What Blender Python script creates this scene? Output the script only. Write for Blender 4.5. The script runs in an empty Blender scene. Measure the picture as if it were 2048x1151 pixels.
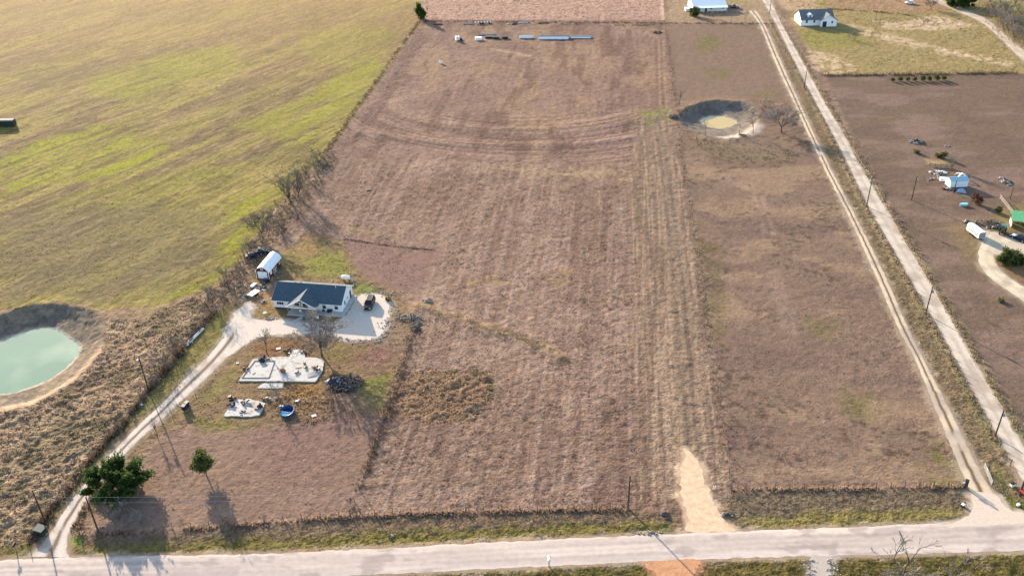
import bpy, math, random
import numpy as np
from mathutils import Vector, Matrix
from mathutils.geometry import tessellate_polygon
random.seed(7); RNG = np.random.default_rng(7)
sc = bpy.context.scene
R_ = math.radians

# ------------------------------------------------------------------ camera, sky, sun, exposure
H = 120.0; F = 1798.0; W, HT = 2048, 1151
_d = np.array([66., 2925., F]); _d /= np.linalg.norm(_d)
_up = -_d; _f = np.array([0, 0, 1.]); _Y = _f - _f.dot(_up)*_up; _Y /= np.linalg.norm(_Y)
_X = np.cross(_Y, _up); CR = np.array([_X, _Y, _up])          # camera axes -> world
cam = bpy.data.cameras.new('camera'); co = bpy.data.objects.new('camera', cam); sc.collection.objects.link(co)
right, down, fwd = CR[:, 0], CR[:, 1], CR[:, 2]
m = Matrix(((right[0], -down[0], -fwd[0], 0), (right[1], -down[1], -fwd[1], 0), (right[2], -down[2], -fwd[2], H), (0, 0, 0, 1)))
co.matrix_world = m
cam.sensor_width = 36; cam.lens = 36*F/W; cam.clip_end = 9000; cam.clip_start = 1
sc.camera = co
SUN_EL, SH_AZ = 16.5, -59.5                                   # elevation; direction the shadows run
wd = bpy.data.worlds.new('World'); sc.world = wd; wd.use_nodes = True
nt = wd.node_tree; bg = nt.nodes['Background']
sky = nt.nodes.new('ShaderNodeTexSky'); sky.sky_type = 'NISHITA'; sky.sun_disc = False
sky.sun_elevation = R_(SUN_EL); sky.sun_rotation = R_(-30.5); sky.altitude = 200
nt.links.new(sky.outputs[0], bg.inputs[0]); bg.inputs[1].default_value = 0.15
sl = bpy.data.lights.new('sun', 'SUN'); sl.energy = 4.7; sl.angle = R_(0.55); sl.color = (1.0, 0.86, 0.66)
so = bpy.data.objects.new('sun', sl); sc.collection.objects.link(so)
_L = Vector((math.cos(R_(SH_AZ))*math.cos(R_(SUN_EL)), math.sin(R_(SH_AZ))*math.cos(R_(SUN_EL)), -math.sin(R_(SUN_EL))))
so.rotation_euler = _L.to_track_quat('-Z', 'Y').to_euler(); so.location = (0, 150, 200)
sc.view_settings.view_transform = 'Standard'; sc.view_settings.look = 'None'
sc.view_settings.exposure = 1.52; sc.view_settings.gamma = 1; sc.view_settings.use_curve_mapping = False
sc.cycles.max_bounces = 5; sc.cycles.diffuse_bounces = 3

# ------------------------------------------------------------------ where things stand: survey points
def P(px, py, z=0.0):
    v = CR @ np.array([px-W/2, py-HT/2, F]); t = (z-H)/v[2]
    return (float(v[0]*t), float(v[1]*t))
def PL(pts): return np.array([P(*p) for p in pts])
def hgt(b, t):                                                # height of an upright thing from its foot and top
    q = P(*b); lo, hi = 0., 40.
    for _ in range(40):
        mid = (lo+hi)/2; v = CR.T @ (np.array([q[0], q[1], mid])-[0, 0, H])
        if v[1]/v[2]*F+HT/2 > t[1]: lo = mid
        else: hi = mid
    return lo
def mpp(px, py): return np.linalg.norm(np.array([*P(px, py), -H]))/F     # metres a photo pixel spans there

# ------------------------------------------------------------------ helpers
def lin(c):
    c = np.asarray(c, float)/255.; return np.where(c <= .04045, c/12.92, ((c+.055)/1.055)**2.4)
KA = 1.75
def S(r, g, b): return lin((r, g, b))/KA
def vnoise(x, y, seed=0):
    xi = np.floor(x).astype(np.int64); yi = np.floor(y).astype(np.int64); fx = x-xi; fy = y-yi
    fx = fx*fx*(3-2*fx); fy = fy*fy*(3-2*fy)
    def h(a, b):
        n = (a*374761393 + b*668265263 + seed*1442695041) & 0xFFFFFFFF
        n = ((n ^ (n >> 13))*1274126177) & 0xFFFFFFFF
        n = n ^ (n >> 16); return (n & 0xFFFF)/65535.
    return (h(xi, yi)*(1-fx)+h(xi+1, yi)*fx)*(1-fy)+(h(xi, yi+1)*(1-fx)+h(xi+1, yi+1)*fx)*fy
def fbm(x, y, o=4, seed=0, g=.5):
    s = 0; a = 1; t = 0
    for i in range(o):
        s = s+a*vnoise(x*2**i+17.3*i, y*2**i-9.1*i, seed+i*7); t += a; a *= g
    return s/t
def sstep(a, b, x):
    t = np.clip((x-a)/(b-a), 0, 1); return t*t*(3-2*t)
def sdist(poly, X, Y):                                        # signed distance, positive inside
    d = np.full(X.shape, 1e18); ins = np.zeros(X.shape, bool); n = len(poly)
    for i in range(n):
        ax, ay = poly[i]; bx, by = poly[(i+1) % n]
        ex, ey = bx-ax, by-ay; L = ex*ex+ey*ey+1e-12
        t = np.clip(((X-ax)*ex+(Y-ay)*ey)/L, 0, 1)
        d = np.minimum(d, (X-ax-t*ex)**2+(Y-ay-t*ey)**2)
        c = (ay > Y) != (by > Y)
        with np.errstate(divide='ignore', invalid='ignore'):
            ins ^= c & (X < ex*(Y-ay)/(ey if ey else 1e-12)+ax)
    return np.where(ins, 1, -1)*np.sqrt(d)
def ldist(line, X, Y):
    d = np.full(X.shape, 1e18)
    for i in range(len(line)-1):
        ax, ay = line[i]; bx, by = line[i+1]; ex, ey = bx-ax, by-ay; L = ex*ex+ey*ey+1e-12
        t = np.clip(((X-ax)*ex+(Y-ay)*ey)/L, 0, 1)
        d = np.minimum(d, (X-ax-t*ex)**2+(Y-ay-t*ey)**2)
    return np.sqrt(d)
def resample(pts, step):
    pts = np.asarray(pts, float); d = np.r_[0, np.cumsum(np.linalg.norm(np.diff(pts, axis=0), axis=1))]
    n = max(2, int(d[-1]/step)+1); s = np.linspace(0, d[-1], n)
    return np.c_[np.interp(s, d, pts[:, 0]), np.interp(s, d, pts[:, 1])]
def smooth_line(pts, it=2):
    pts = np.asarray(pts, float)
    for _ in range(it):
        q = [pts[0]]
        for a, b in zip(pts[:-1], pts[1:]): q += [a*.75+b*.25, a*.25+b*.75]
        q.append(pts[-1]); pts = np.array(q)
    return pts
def smooth_poly(pts, it=2):
    pts = np.asarray(pts, float)
    for _ in range(it):
        n = np.roll(pts, -1, 0); pts = np.stack([pts*.75+n*.25, pts*.25+n*.75], 1).reshape(-1, 2)
    return pts

class MB:
    def __init__(s): s.v = []; s.f = []
    def add(s, vs, fs):
        o = len(s.v); s.v += [tuple(map(float, q)) for q in vs]; s.f += [tuple(o+i for i in q) for q in fs]; return s
    def box(s, c, d, rz=0, rx=0, ry=0):
        M = Matrix.Rotation(rz, 3, 'Z') @ Matrix.Rotation(ry, 3, 'Y') @ Matrix.Rotation(rx, 3, 'X')
        vs = [Vector(c)+M @ Vector((x*d[0]/2, y*d[1]/2, z*d[2]/2)) for z in (-1, 1) for x, y in ((-1, -1), (1, -1), (1, 1), (-1, 1))]
        return s.add(vs, [(3, 2, 1, 0), (4, 5, 6, 7), (0, 1, 5, 4), (1, 2, 6, 5), (2, 3, 7, 6), (3, 0, 4, 7)])
    def tube(s, a, b, r0, r1=None, n=6, cap=True):
        a, b = Vector(a), Vector(b); r1 = r0 if r1 is None else r1; q = (b-a).to_track_quat('Z', 'Y')
        vs = [a+q @ Vector((r0*math.cos(t), r0*math.sin(t), 0)) for t in (2*math.pi*i/n for i in range(n))]
        vs += [b+q @ Vector((r1*math.cos(t), r1*math.sin(t), 0)) for t in (2*math.pi*i/n for i in range(n))]
        fs = [(i, (i+1) % n, n+(i+1) % n, n+i) for i in range(n)]
        if cap: fs += [tuple(range(n))[::-1], tuple(range(n, 2*n))]
        return s.add(vs, fs)
    def path(s, pts, r, n=6):
        for a, b in zip(pts[:-1], pts[1:]): s.tube(a, b, r, r, n)
        return s
    def lathe(s, prof, c=(0, 0, 0), n=16, axis='Z'):
        vs = []
        for r, z in prof:
            for i in range(n):
                t = 2*math.pi*i/n; p = (r*math.cos(t), r*math.sin(t), z)
                if axis == 'X': p = (z, p[0], p[1])
                if axis == 'Y': p = (p[0], z, p[1])
                vs.append((p[0]+c[0], p[1]+c[1], p[2]+c[2]))
        fs = [(j*n+i, j*n+(i+1) % n, (j+1)*n+(i+1) % n, (j+1)*n+i) for j in range(len(prof)-1) for i in range(n)]
        fs += [tuple(range(n))[::-1], tuple(range((len(prof)-1)*n, len(prof)*n))]
        return s.add(vs, fs)
    def prism(s, poly, a0, a1, axis='Y'):                     # outline (u, z) drawn along axis from a0 to a1
        n = len(poly); vs = []
        for a in (a0, a1):
            for u, z in poly: vs.append((u, a, z) if axis == 'Y' else ((a, u, z) if axis == 'X' else (u, z, a)))
        return s.add(vs, [(i, (i+1) % n, n+(i+1) % n, n+i) for i in range(n)]+[tuple(range(n))[::-1], tuple(range(n, 2*n))])
    def slab(s, quad, t):                                     # a quad thickened along its normal
        q = [Vector(p) for p in quad]; nrm = (q[1]-q[0]).cross(q[3]-q[0]).normalized()*t
        return s.add(q+[p+nrm for p in q], [(3, 2, 1, 0), (4, 5, 6, 7), (0, 1, 5, 4), (1, 2, 6, 5), (2, 3, 7, 6), (3, 0, 4, 7)])
    def loft(s, rings, cap=True):
        n = len(rings[0]); vs = [p for r in rings for p in r]
        fs = [(j*n+i, j*n+(i+1) % n, (j+1)*n+(i+1) % n, (j+1)*n+i) for j in range(len(rings)-1) for i in range(n)]
        if cap: fs += [tuple(range(n))[::-1], tuple(range((len(rings)-1)*n, len(rings)*n))]
        return s.add(vs, fs)
    def blob(s, c, r, seed=0, n=8, mm=5):                     # an uneven stone-like lump
        rr = random.Random(seed); prof = []
        vs = []
        for j in range(mm+1):
            ph = math.pi*j/mm
            for i in range(n):
                t = 2*math.pi*i/n; k = rr.uniform(.75, 1.15)
                vs.append((c[0]+r[0]*k*math.sin(ph)*math.cos(t), c[1]+r[1]*k*math.sin(ph)*math.sin(t), c[2]-r[2]*k*math.cos(ph)))
        return s.add(vs, [(j*n+i, j*n+(i+1) % n, (j+1)*n+(i+1) % n, (j+1)*n+i) for j in range(mm) for i in range(n)])
    def mesh(s, name, mt, smooth=False):
        me = bpy.data.meshes.new(name); me.from_pydata(s.v, [], s.f); me.validate(); me.update()
        if mt: me.materials.append(mt)
        me.polygons.foreach_set('use_smooth', [bool(smooth)]*len(me.polygons))
        return me
def link(name, me, parent=None, loc=None, rz=None, sc_=None):
    o = bpy.data.objects.new(name, me); sc.collection.objects.link(o)
    if parent: o.parent = parent
    if loc is not None: o.location = loc if len(loc) == 3 else (*loc, 0)
    if rz is not None: o.rotation_euler = (0, 0, rz)
    if sc_ is not None: o.scale = (sc_,)*3 if isinstance(sc_, (int, float)) else sc_
    return o
def obj(name, mb, mt, parent=None, loc=None, rz=None, smooth=False): return link(name, mb.mesh(name, mt, smooth), parent, loc, rz)
def tag(o, label, cat, group=None):
    o['label'] = label; o['category'] = cat
    if group: o['group'] = group
    return o
def thing(name, label, cat, loc=(0, 0, 0), rz=0, group=None, s=1):
    return tag(link(name, None, None, loc, rz, s), label, cat, group)
def dup(root, loc, rz=0, label=None, group=None, s=1):
    r = root.copy(); sc.collection.objects.link(r); r.location = loc if len(loc) == 3 else (*loc, 0)
    r.rotation_euler = (0, 0, rz); r.scale = (s,)*3 if isinstance(s, (int, float)) else s
    if label: r['label'] = label
    if group: r['group'] = group
    for ch in root.children:
        c = ch.copy(); sc.collection.objects.link(c); c.parent = r
        for g in ch.children:
            d = g.copy(); sc.collection.objects.link(d); d.parent = c
    return r
def np_mesh(name, V, Fc, mt, col=None, smooth=False, attrs=None):     # numpy verts, faces (n,3 or 4), colour per vertex
    me = bpy.data.meshes.new(name); V = np.asarray(V, np.float32); Fc = np.asarray(Fc, np.int32); k = Fc.shape[1]
    me.vertices.add(len(V)); me.vertices.foreach_set('co', V.ravel())
    me.loops.add(Fc.size); me.loops.foreach_set('vertex_index', Fc.ravel())
    me.polygons.add(len(Fc)); me.polygons.foreach_set('loop_start', np.arange(0, Fc.size, k, dtype=np.int32))
    me.update(calc_edges=True)
    me.polygons.foreach_set('use_smooth', np.full(len(Fc), bool(smooth)))
    if col is not None:
        a = me.color_attributes.new('col', 'FLOAT_COLOR', 'POINT')
        a.data.foreach_set('color', np.c_[col, np.ones(len(V))].astype(np.float32).ravel())
    for n_, v_ in (attrs or {}).items():
        a = me.attributes.new(n_, 'FLOAT', 'POINT'); a.data.foreach_set('value', np.asarray(v_, np.float32))
    me.materials.append(mt); return me

# ------------------------------------------------------------------ materials
def mat(name, c, rough=.8, var=.18, scale=3., bump=0., metal=0., bscale=None, spec=.3, attr=False, dirt=None, battr=None):
    m = bpy.data.materials.new(name); m.use_nodes = True; t = m.node_tree; N = t.nodes; Lk = t.links
    b = N['Principled BSDF']; b.inputs['Roughness'].default_value = rough; b.inputs['Metallic'].default_value = metal
    b.inputs['Specular IOR Level'].default_value = spec
    g = N.new('ShaderNodeNewGeometry')
    n = N.new('ShaderNodeTexNoise'); n.inputs['Scale'].default_value = scale; n.inputs['Detail'].default_value = 6
    n.inputs['Roughness'].default_value = .65; Lk.new(g.outputs['Position'], n.inputs['Vector'])
    mr = N.new('ShaderNodeMapRange'); mr.inputs['From Min'].default_value = .3; mr.inputs['From Max'].default_value = .7
    mr.inputs['To Min'].default_value = 1-var; mr.inputs['To Max'].default_value = 1+var; Lk.new(n.outputs[0], mr.inputs['Value'])
    mx = N.new('ShaderNodeMix'); mx.data_type = 'RGBA'; mx.blend_type = 'MULTIPLY'; mx.inputs[0].default_value = 1
    if attr:
        a = N.new('ShaderNodeAttribute'); a.attribute_name = 'col'; Lk.new(a.outputs['Color'], mx.inputs[6])
    else: mx.inputs[6].default_value = (*c, 1)
    Lk.new(mr.outputs[0], mx.inputs[7]); out = mx.outputs[2]
    if dirt:
        n2 = N.new('ShaderNodeTexNoise'); n2.inputs['Scale'].default_value = dirt[1]; n2.inputs['Detail'].default_value = 8
        Lk.new(g.outputs['Position'], n2.inputs['Vector'])
        r2 = N.new('ShaderNodeMapRange'); r2.inputs['From Min'].default_value = dirt[2]; r2.inputs['From Max'].default_value = dirt[2]+.15
        Lk.new(n2.outputs[0], r2.inputs['Value'])
        m2 = N.new('ShaderNodeMix'); m2.data_type = 'RGBA'; Lk.new(r2.outputs[0], m2.inputs[0]); Lk.new(out, m2.inputs[6]); m2.inputs[7].default_value = (*dirt[0], 1)
        out = m2.outputs[2]
    Lk.new(out, b.inputs['Base Color'])
    if bump:
        n3 = N.new('ShaderNodeTexNoise'); n3.inputs['Scale'].default_value = bscale or scale*3; n3.inputs['Detail'].default_value = 5
        Lk.new(g.outputs['Position'], n3.inputs['Vector'])
        bp = N.new('ShaderNodeBump'); bp.inputs['Strength'].default_value = 1; bp.inputs['Distance'].default_value = bump
        Lk.new(n3.outputs[0], bp.inputs['Height']); Lk.new(bp.outputs[0], b.inputs['Normal'])
        if battr:
            at = N.new('ShaderNodeAttribute'); at.attribute_name = battr; ml = N.new('ShaderNodeMath'); ml.operation = 'MULTIPLY'
            Lk.new(at.outputs['Fac'], ml.inputs[0]); ml.inputs[1].default_value = bump; Lk.new(ml.outputs[0], bp.inputs['Distance'])
    return m
def wave_bump(m, axis, scale, dist, obj_space=True):
    t = m.node_tree; N = t.nodes; b = N['Principled BSDF']
    tc = N.new('ShaderNodeTexCoord'); w = N.new('ShaderNodeTexWave'); w.bands_direction = axis; w.inputs['Scale'].default_value = scale
    w.wave_profile = 'SAW'
    t.links.new(tc.outputs['Object'], w.inputs['Vector']); bp = N.new('ShaderNodeBump'); bp.inputs['Distance'].default_value = dist
    t.links.new(w.outputs['Fac'], bp.inputs['Height']); t.links.new(bp.outputs[0], b.inputs['Normal'])
    return m
M = dict(
    white=mat('white_paint', (.74, .75, .76), .6, .05, 2.),
    siding=wave_bump(mat('white_siding', (.74, .76, .79), .6, .05, 1.5), 'Z', 1.6, .02),
    white_metal=mat('white_metal', (.72, .75, .76), .35, .05, 1., metal=.0, spec=.5),
    trim=mat('white_trim', (.78, .78, .77), .5, .04, 3.),
    shingle=mat('dark_shingles', (.050, .080, .102), .85, .30, 2.6, bump=.02, bscale=9.),
    shingle_grey=mat('grey_shingles', (.13, .135, .14), .85, .25, 2.2, bump=.02, bscale=9.),
    glass=mat('window_glass', (.012, .014, .018), .2, .1, 1., spec=.35),
    red=wave_bump(mat('red_barn_siding', (.085, .012, .011), .7, .15, 2.), 'Y', 2., .01),
    wood=mat('raw_wood', (.30, .17, .09), .75, .25, 4.),
    grey_wood=mat('weathered_wood', (.20, .17, .14), .85, .25, 3.),
    pole=mat('pole_wood', (.050, .036, .028), .9, .25, 3.),
    post=mat('fence_post', (.12, .095, .075), .9, .25, 3.),
    wire=mat('wire', (.10, .085, .075), .8, .05, 1.),
    cable=mat('cable', (.55, .55, .56), .5, .05, 1.),
    concrete=mat('concrete', (.44, .41, .38), .9, .16, 1.6, dirt=((.26, .21, .165), .55, .54)),
    patio=mat('patio_concrete', (.40, .39, .37), .9, .10, 1.2),
    black=mat('black_plastic', (.015, .015, .017), .5, .2, 3.),
    rubber=mat('rubber', (.012, .012, .012), .8, .2, 5.),
    chrome=mat('light_metal', (.45, .46, .48), .35, .1, 3., metal=.8),
    steel=mat('galvanised_steel', (.24, .25, .27), .5, .15, 2., metal=.2),
    rust=mat('rusty_steel', (.14, .07, .045), .8, .3, 4.),
    car_black=mat('black_car_paint', (.010, .009, .009), .32, .1, 1., spec=.3),
    car_blue=mat('dark_blue_car_paint', (.010, .018, .05), .55, .1, 1., spec=.15),
    car_white=mat('white_car_paint', (.7, .71, .72), .25, .03, 1., spec=.6),
    car_red=mat('dark_red_car_paint', (.06, .012, .014), .25, .1, 1., spec=.6),
    lamp=mat('lamp_lens', (.75, .75, .72), .2, .03, 1.),
    tail=mat('tail_lens', (.25, .01, .01), .25, .03, 1.),
    green=mat('green_paint', (.02, .085, .035), .45, .15, 2.),
    teal=mat('teal_plastic', (.03, .17, .16), .45, .15, 2.),
    dark_green=mat('dark_green_metal', (.012, .030, .028), .5, .2, 2.),
    bluebin=mat('navy_plastic', (.010, .016, .05), .45, .15, 2.),
    blue=mat('pool_blue', (.03, .07, .17), .45, .25, 2.),
    cyan=mat('pool_liner', (.16, .50, .62), .5, .15, 2.),
    orange=mat('orange_paint', (.45, .12, .03), .5, .15, 3.),
    red_paint=mat('red_paint', (.40, .05, .03), .5, .15, 3.),
    tan=mat('cardboard_tan', (.42, .30, .20), .85, .2, 2.),
    stone=mat('pale_stone', (.36, .31, .26), .9, .2, 4., bump=.03),
    rock=mat('grey_rubble', (.27, .225, .185), .9, .3, 3., bump=.04),
    ash=mat('ash_and_char', (.11, .092, .085), .95, .5, 2., bump=.05),
    bark=mat('grey_bark', (.085, .068, .058), .9, .25, 3.),
    twig=mat('grey_twigs', (.22, .185, .16), .9, .2, 1.5),
    twig_dark=mat('brown_twigs', (.17, .135, .11), .9, .2, 1.5),
    leaf=mat('dark_leaves', (.066, .105, .026), .7, .45, 1.4, spec=.25),
    leaf2=mat('olive_leaves', (.085, .11, .032), .7, .4, 1.4, spec=.25),
    leaf3=mat('yellow_green_leaves', (.14, .15, .04), .7, .3, 1.4),
    leaf_red=mat('reddish_leaves', (.11, .05, .03), .8, .3, 1.4),
    grass=mat('dry_grass', (1, 1, 1), .95, .22, 1.3, attr=True, spec=.05),
    tarp=mat('blue_grey_tarp', (.25, .36, .48), .5, .25, 2.),
    dark_tarp=mat('dark_tarp', (.022, .022, .034), .6, .4, 2.),
    roof_blue=mat('pale_blue_metal_roof', (.30, .44, .50), .4, .06, 1., spec=.5),
    roof_green=wave_bump(mat('green_metal_roof', (.10, .33, .15), .45, .1, 1.), 'X', 3., .02),
    water_green=mat('milky_green_water', S(152, 184, 152)*.85, .06, .06, .06, spec=.3, dirt=(S(184, 202, 172)*.95, .045, .45)),
    water_mud=mat('muddy_yellow_water', S(214, 178, 84)*1.1, .08, .05, .1, spec=.3),
)

def translucent(m, f):                                         # thin blades and leaves let light through
    t = m.node_tree; N = t.nodes; b = N['Principled BSDF']; out = N['Material Output']
    tl = N.new('ShaderNodeBsdfTranslucent'); mx = N.new('ShaderNodeMixShader'); mx.inputs[0].default_value = f
    t.links.new(b.inputs['Base Color'].links[0].from_socket, tl.inputs['Color']); t.links.new(b.outputs[0], mx.inputs[1]); t.links.new(tl.outputs[0], mx.inputs[2]); t.links.new(mx.outputs[0], out.inputs['Surface'])
translucent(M['grass'], .5)
for k_ in ('leaf', 'leaf2', 'leaf3', 'leaf_red'): translucent(M[k_], .4)
# ------------------------------------------------------------------ the setting: roads, ponds, ground
def gmat(name, var, scale, bump, bscale, rough=.95, battr=None):
    return mat(name, (1, 1, 1), rough, var, scale, bump, bscale=bscale, attr=True, spec=.05, battr=battr)
ROADS = []; RCOL = []                                                    # outlines of the sheets, for the ground below them
def strip(name, left, right, z, colfn, m, label=None, step=.6, M_=14, jit=.13, seed=1):
    Lw = smooth_line(PL(left), 2); Rw = smooth_line(PL(right), 2)
    n = int(max(np.linalg.norm(np.diff(Lw, axis=0), axis=1).sum(), 10)/step)
    def rs(l):
        d = np.r_[0, np.cumsum(np.linalg.norm(np.diff(l, axis=0), axis=1))]; s = np.linspace(0, d[-1], n)
        return np.c_[np.interp(s, d, l[:, 0]), np.interp(s, d, l[:, 1])]
    A, B = rs(Lw), rs(Rw); ROADS.append(np.r_[A[::6], B[::-6]]); RCOL.append(S(186, 164, 140))
    wv = np.linalg.norm(B-A, axis=1, keepdims=True); s = np.arange(n)*step
    ja = (fbm(s/1.3, s*0, 4, seed)-.5)*2*jit*2; jb = (fbm(s/1.3, s*0+9, 4, seed+3)-.5)*2*jit*2
    u = np.r_[0, np.linspace(.012, .988, M_-2), 1]; V = []
    e = (B-A)/wv; A2 = A+e*ja[:, None]; B2 = B+e*jb[:, None]
    G = A2[:, None]*(1-u[None, :, None])+B2[:, None]*u[None, :, None]
    X, Y = G[..., 0], G[..., 1]
    Z = np.full(X.shape, z-.035)+.04*(1-(2*u-1)**4)[None]; Z[:, 0] = -.10; Z[:, -1] = -.10
    c = colfn(u[None]*np.ones((n, 1)), s[:, None]*np.ones((1, M_)), X, Y)
    idx = np.arange(n*M_).reshape(n, M_)
    Fc = np.stack([idx[:-1, :-1], idx[:-1, 1:], idx[1:, 1:], idx[1:, :-1]], -1).reshape(-1, 4)
    if len(A) > 1 and np.cross(B[0]-A[0], A[1]-A[0]) < 0: Fc = Fc[:, ::-1]
    o = link(name, np_mesh(name, np.stack([X, Y, Z], -1).reshape(-1, 3), Fc, m, c.reshape(-1, 3), False))
    o['kind'] = 'structure'
    if label: o['label'] = label
    return o
def patch_sheet(name, px, z, colr, m, label=None, jit=.4, seed=3, world=None, sm=1, cell=.5):
    pg = smooth_poly(PL(px), sm) if world is None else world
    ROADS.append(pg); RCOL.append(np.asarray(colr)*.85); pg = resample(np.r_[pg, pg[:1]], .4)[:-1]
    nx, ny = fbm(pg[:, 0]/1.2, pg[:, 1]/1.2, 4, seed)-.5, fbm(pg[:, 0]/1.2+40, pg[:, 1]/1.2, 4, seed)-.5
    pg = pg+np.c_[nx, ny]*2*jit
    tri = tessellate_polygon([[Vector((x, y, 0)) for x, y in pg]])
    V = np.c_[pg, np.full(len(pg), z-.012)]; Fc = np.array(tri)
    a = V[Fc[:, 0]]; b = V[Fc[:, 1]]; c_ = V[Fc[:, 2]]
    fl = np.cross(b-a, c_-a)[:, 2] < 0; Fc[fl] = Fc[fl][:, ::-1]
    # skirt so the edge sits in the soil
    n = len(pg); V2 = np.r_[V, np.c_[pg, np.full(n, -.12)]]
    ii = np.arange(n); jj = (ii+1) % n
    sk = np.r_[np.c_[ii, jj, jj+n], np.c_[ii, jj+n, ii+n]]
    col = np.tile(np.asarray(colr, float), (len(V2), 1))
    o = link(name, np_mesh(name, V2, np.r_[Fc, sk], m, col)); o['kind'] = 'structure'
    if label: o['label'] = label
    return o

m_road = gmat('chip_seal', .10, .9, .012, 14.)
m_grav = gmat('pale_gravel', .10, 1.6, .02, 9.)
m_dirt = gmat('graded_dirt', .20, .9, .05, 3.)
def mixc(a, b, t): return np.asarray(a)*(1-t[..., None])+np.asarray(b)*t[..., None]
def road_col(u, s, X, Y):
    c = mixc(S(196, 182, 176), S(212, 197, 190), sstep(.35, .7, fbm(s/14, u*5, 4, 5)))
    tr = np.exp(-((u-.30)/.07)**2)+np.exp(-((u-.70)/.07)**2)+.7*np.exp(-((u-.5)/.05)**2)
    c = mixc(c, S(168, 154, 148), np.clip(tr*.5*fbm(s/9, u*2, 3, 8)*1.7, 0, 1))
    ed = sstep(.10, .0, u)+sstep(.90, 1., u)
    c = mixc(c, S(226, 208, 196), np.clip(ed, 0, 1)*.7)
    pt = sstep(.60, .68, fbm(s/5, u*3, 3, 77)); c = mixc(c, S(150, 138, 134), pt*.5); pl = (np.abs(s-118) < 9)*(u > .45); pl = pl*sstep(.3, .5, fbm(s/3, u*4, 3, 79)); return mixc(c, S(176, 162, 160), pl*.5)*np.array([1.36, 1.32, 1.24])
road = strip('road', [(-1000, 1161), (-260, 1130), (0, 1119), (150, 1113), (300, 1110), (512, 1107), (741, 1096), (1024, 1081), (1280, 1069), (1536, 1059), (1800, 1049), (2048, 1033), (2300, 1016), (3300, 948)],
      [(-1000, 1209), (-260, 1180), (0, 1171), (150, 1167), (300, 1164), (512, 1160), (741, 1150), (1024, 1134), (1280, 1123), (1536, 1113), (1800, 1108), (2048, 1101), (2300, 1094), (3300, 1024)],
      .035, road_col, m_road, 'pale worn chip seal road crossing the bottom of the photo', jit=.16, M_=22)
def grav_col(u, s, X, Y, mid=S(188, 168, 150), a=S(226, 208, 190), st=.25):
    a = a*1.2; c = mixc(a, S(208, 188, 170), sstep(.4, .7, fbm(X/4, Y/4, 4, 12)))
    md = np.exp(-((u-.5)/.09)**2)*sstep(.35, .6, fbm(s/7, u*0, 3, 21)+.32)
    c = mixc(c, mid, np.clip(md*st*2, 0, 1)); ed = np.clip(sstep(.14, 0, u)+sstep(.86, 1, u), 0, 1)
    return mixc(c, S(190, 165, 140), ed*.6)
strip('driveway', [(58, 1112), (70, 1100), (97, 1070), (130, 1015), (176, 956), (221, 905), (285, 841), (330, 800), (372, 752), (425, 702), (457, 660), (472, 628)],
      [(142, 1114), (135, 1098), (136, 1070), (159, 1029), (188, 978), (234, 928), (270, 886), (319, 845), (352, 812), (405, 765), (440, 730), (476, 694)],
      .020, lambda u, s, X, Y: grav_col(u, s, X, Y, S(150, 130, 112), S(228, 212, 198), .65), m_grav, 'pale gravel driveway curving from the road to the dark roofed house', seed=4)
patch_sheet('parking_area', [(452, 668), (466, 630), (474, 620), (497, 606), (508, 608), (497, 630), (512, 641), (560, 638), (622, 646), (660, 648), (690, 634), (716, 588), (745, 588), (769, 591), (784, 605), (778, 628), (771, 650), (762, 676), (713, 679), (680, 676), (660, 664), (588, 668), (541, 668), (504, 678), (470, 702), (446, 716), (432, 716)],
      .028, S(228, 212, 196)*1.15, m_grav, 'pale gravel parking area beside the dark roofed house', sm=1, jit=.8)
strip('lane', [(1497, 22), (1519, 47), (1547, 121), (1594, 221), (1640, 322), (1667, 375), (1708, 455), (1756, 564), (1794, 655), (1831, 718), (1875, 833), (1925, 948), (1944, 1000), (1940, 1052)],
      [(1513, 22), (1529, 45), (1562, 121), (1607, 221), (1654, 322), (1683, 377), (1730, 466), (1778, 564), (1816, 655), (1850, 722), (1908, 833), (1952, 925), (1998, 1000), (2030, 1046)],
      .020, lambda u, s, X, Y: grav_col(u, s, X, Y, S(138, 114, 90), S(222, 200, 172), .8), m_grav, 'two-track gravel lane right of the mown field', seed=6)
strip('lane', [(1516, -18), (1524, 0), (1553, 49), (1576, 98), (1610, 166), (1639, 221), (1661, 260), (1692, 320), (1734, 411), (1784, 495), (1819, 556), (1860, 627), (1900, 700), (1944, 780), (1980, 843), (2022, 921), (2052, 975), (2100, 1040)],
      [(1534, -18), (1543, 6), (1578, 72), (1614, 137), (1648, 203), (1684, 260), (1724, 338), (1776, 421), (1815, 492), (1856, 556), (1900, 630), (1941, 702), (1991, 790), (2017, 838), (2050, 895), (2090, 965), (2150, 1036)],
      .026, lambda u, s, X, Y: grav_col(u, s, X, Y, S(196, 176, 155), S(222, 205, 186), .3), m_grav, 'wide gravel lane along the utility poles at the right', seed=8)
strip('driveway', [(1968, 462), (1960, 490), (1953, 512), (1962, 540), (1990, 565), (2020, 585), (2060, 612), (2120, 650), (2400, 800)],
      [(2040, 480), (2020, 490), (1993, 500), (1988, 520), (2008, 545), (2035, 565), (2075, 588), (2130, 620), (2420, 770)],
      .020, lambda u, s, X, Y: grav_col(u, s, X, Y, S(205, 186, 160), S(228, 210, 182), .2), m_grav, 'curved pale driveway beside the round green bush at the right edge', seed=9)
patch_sheet('parking_area', [(1962, 480), (1975, 466), (1990, 462), (2010, 476), (2040, 488), (2110, 500), (2110, 520), (2050, 508), (2015, 505), (1990, 510), (1975, 505)],
      .030, S(226, 208, 182), m_grav, 'pale gravel yard in front of the livestock trailer', sm=1)
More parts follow.
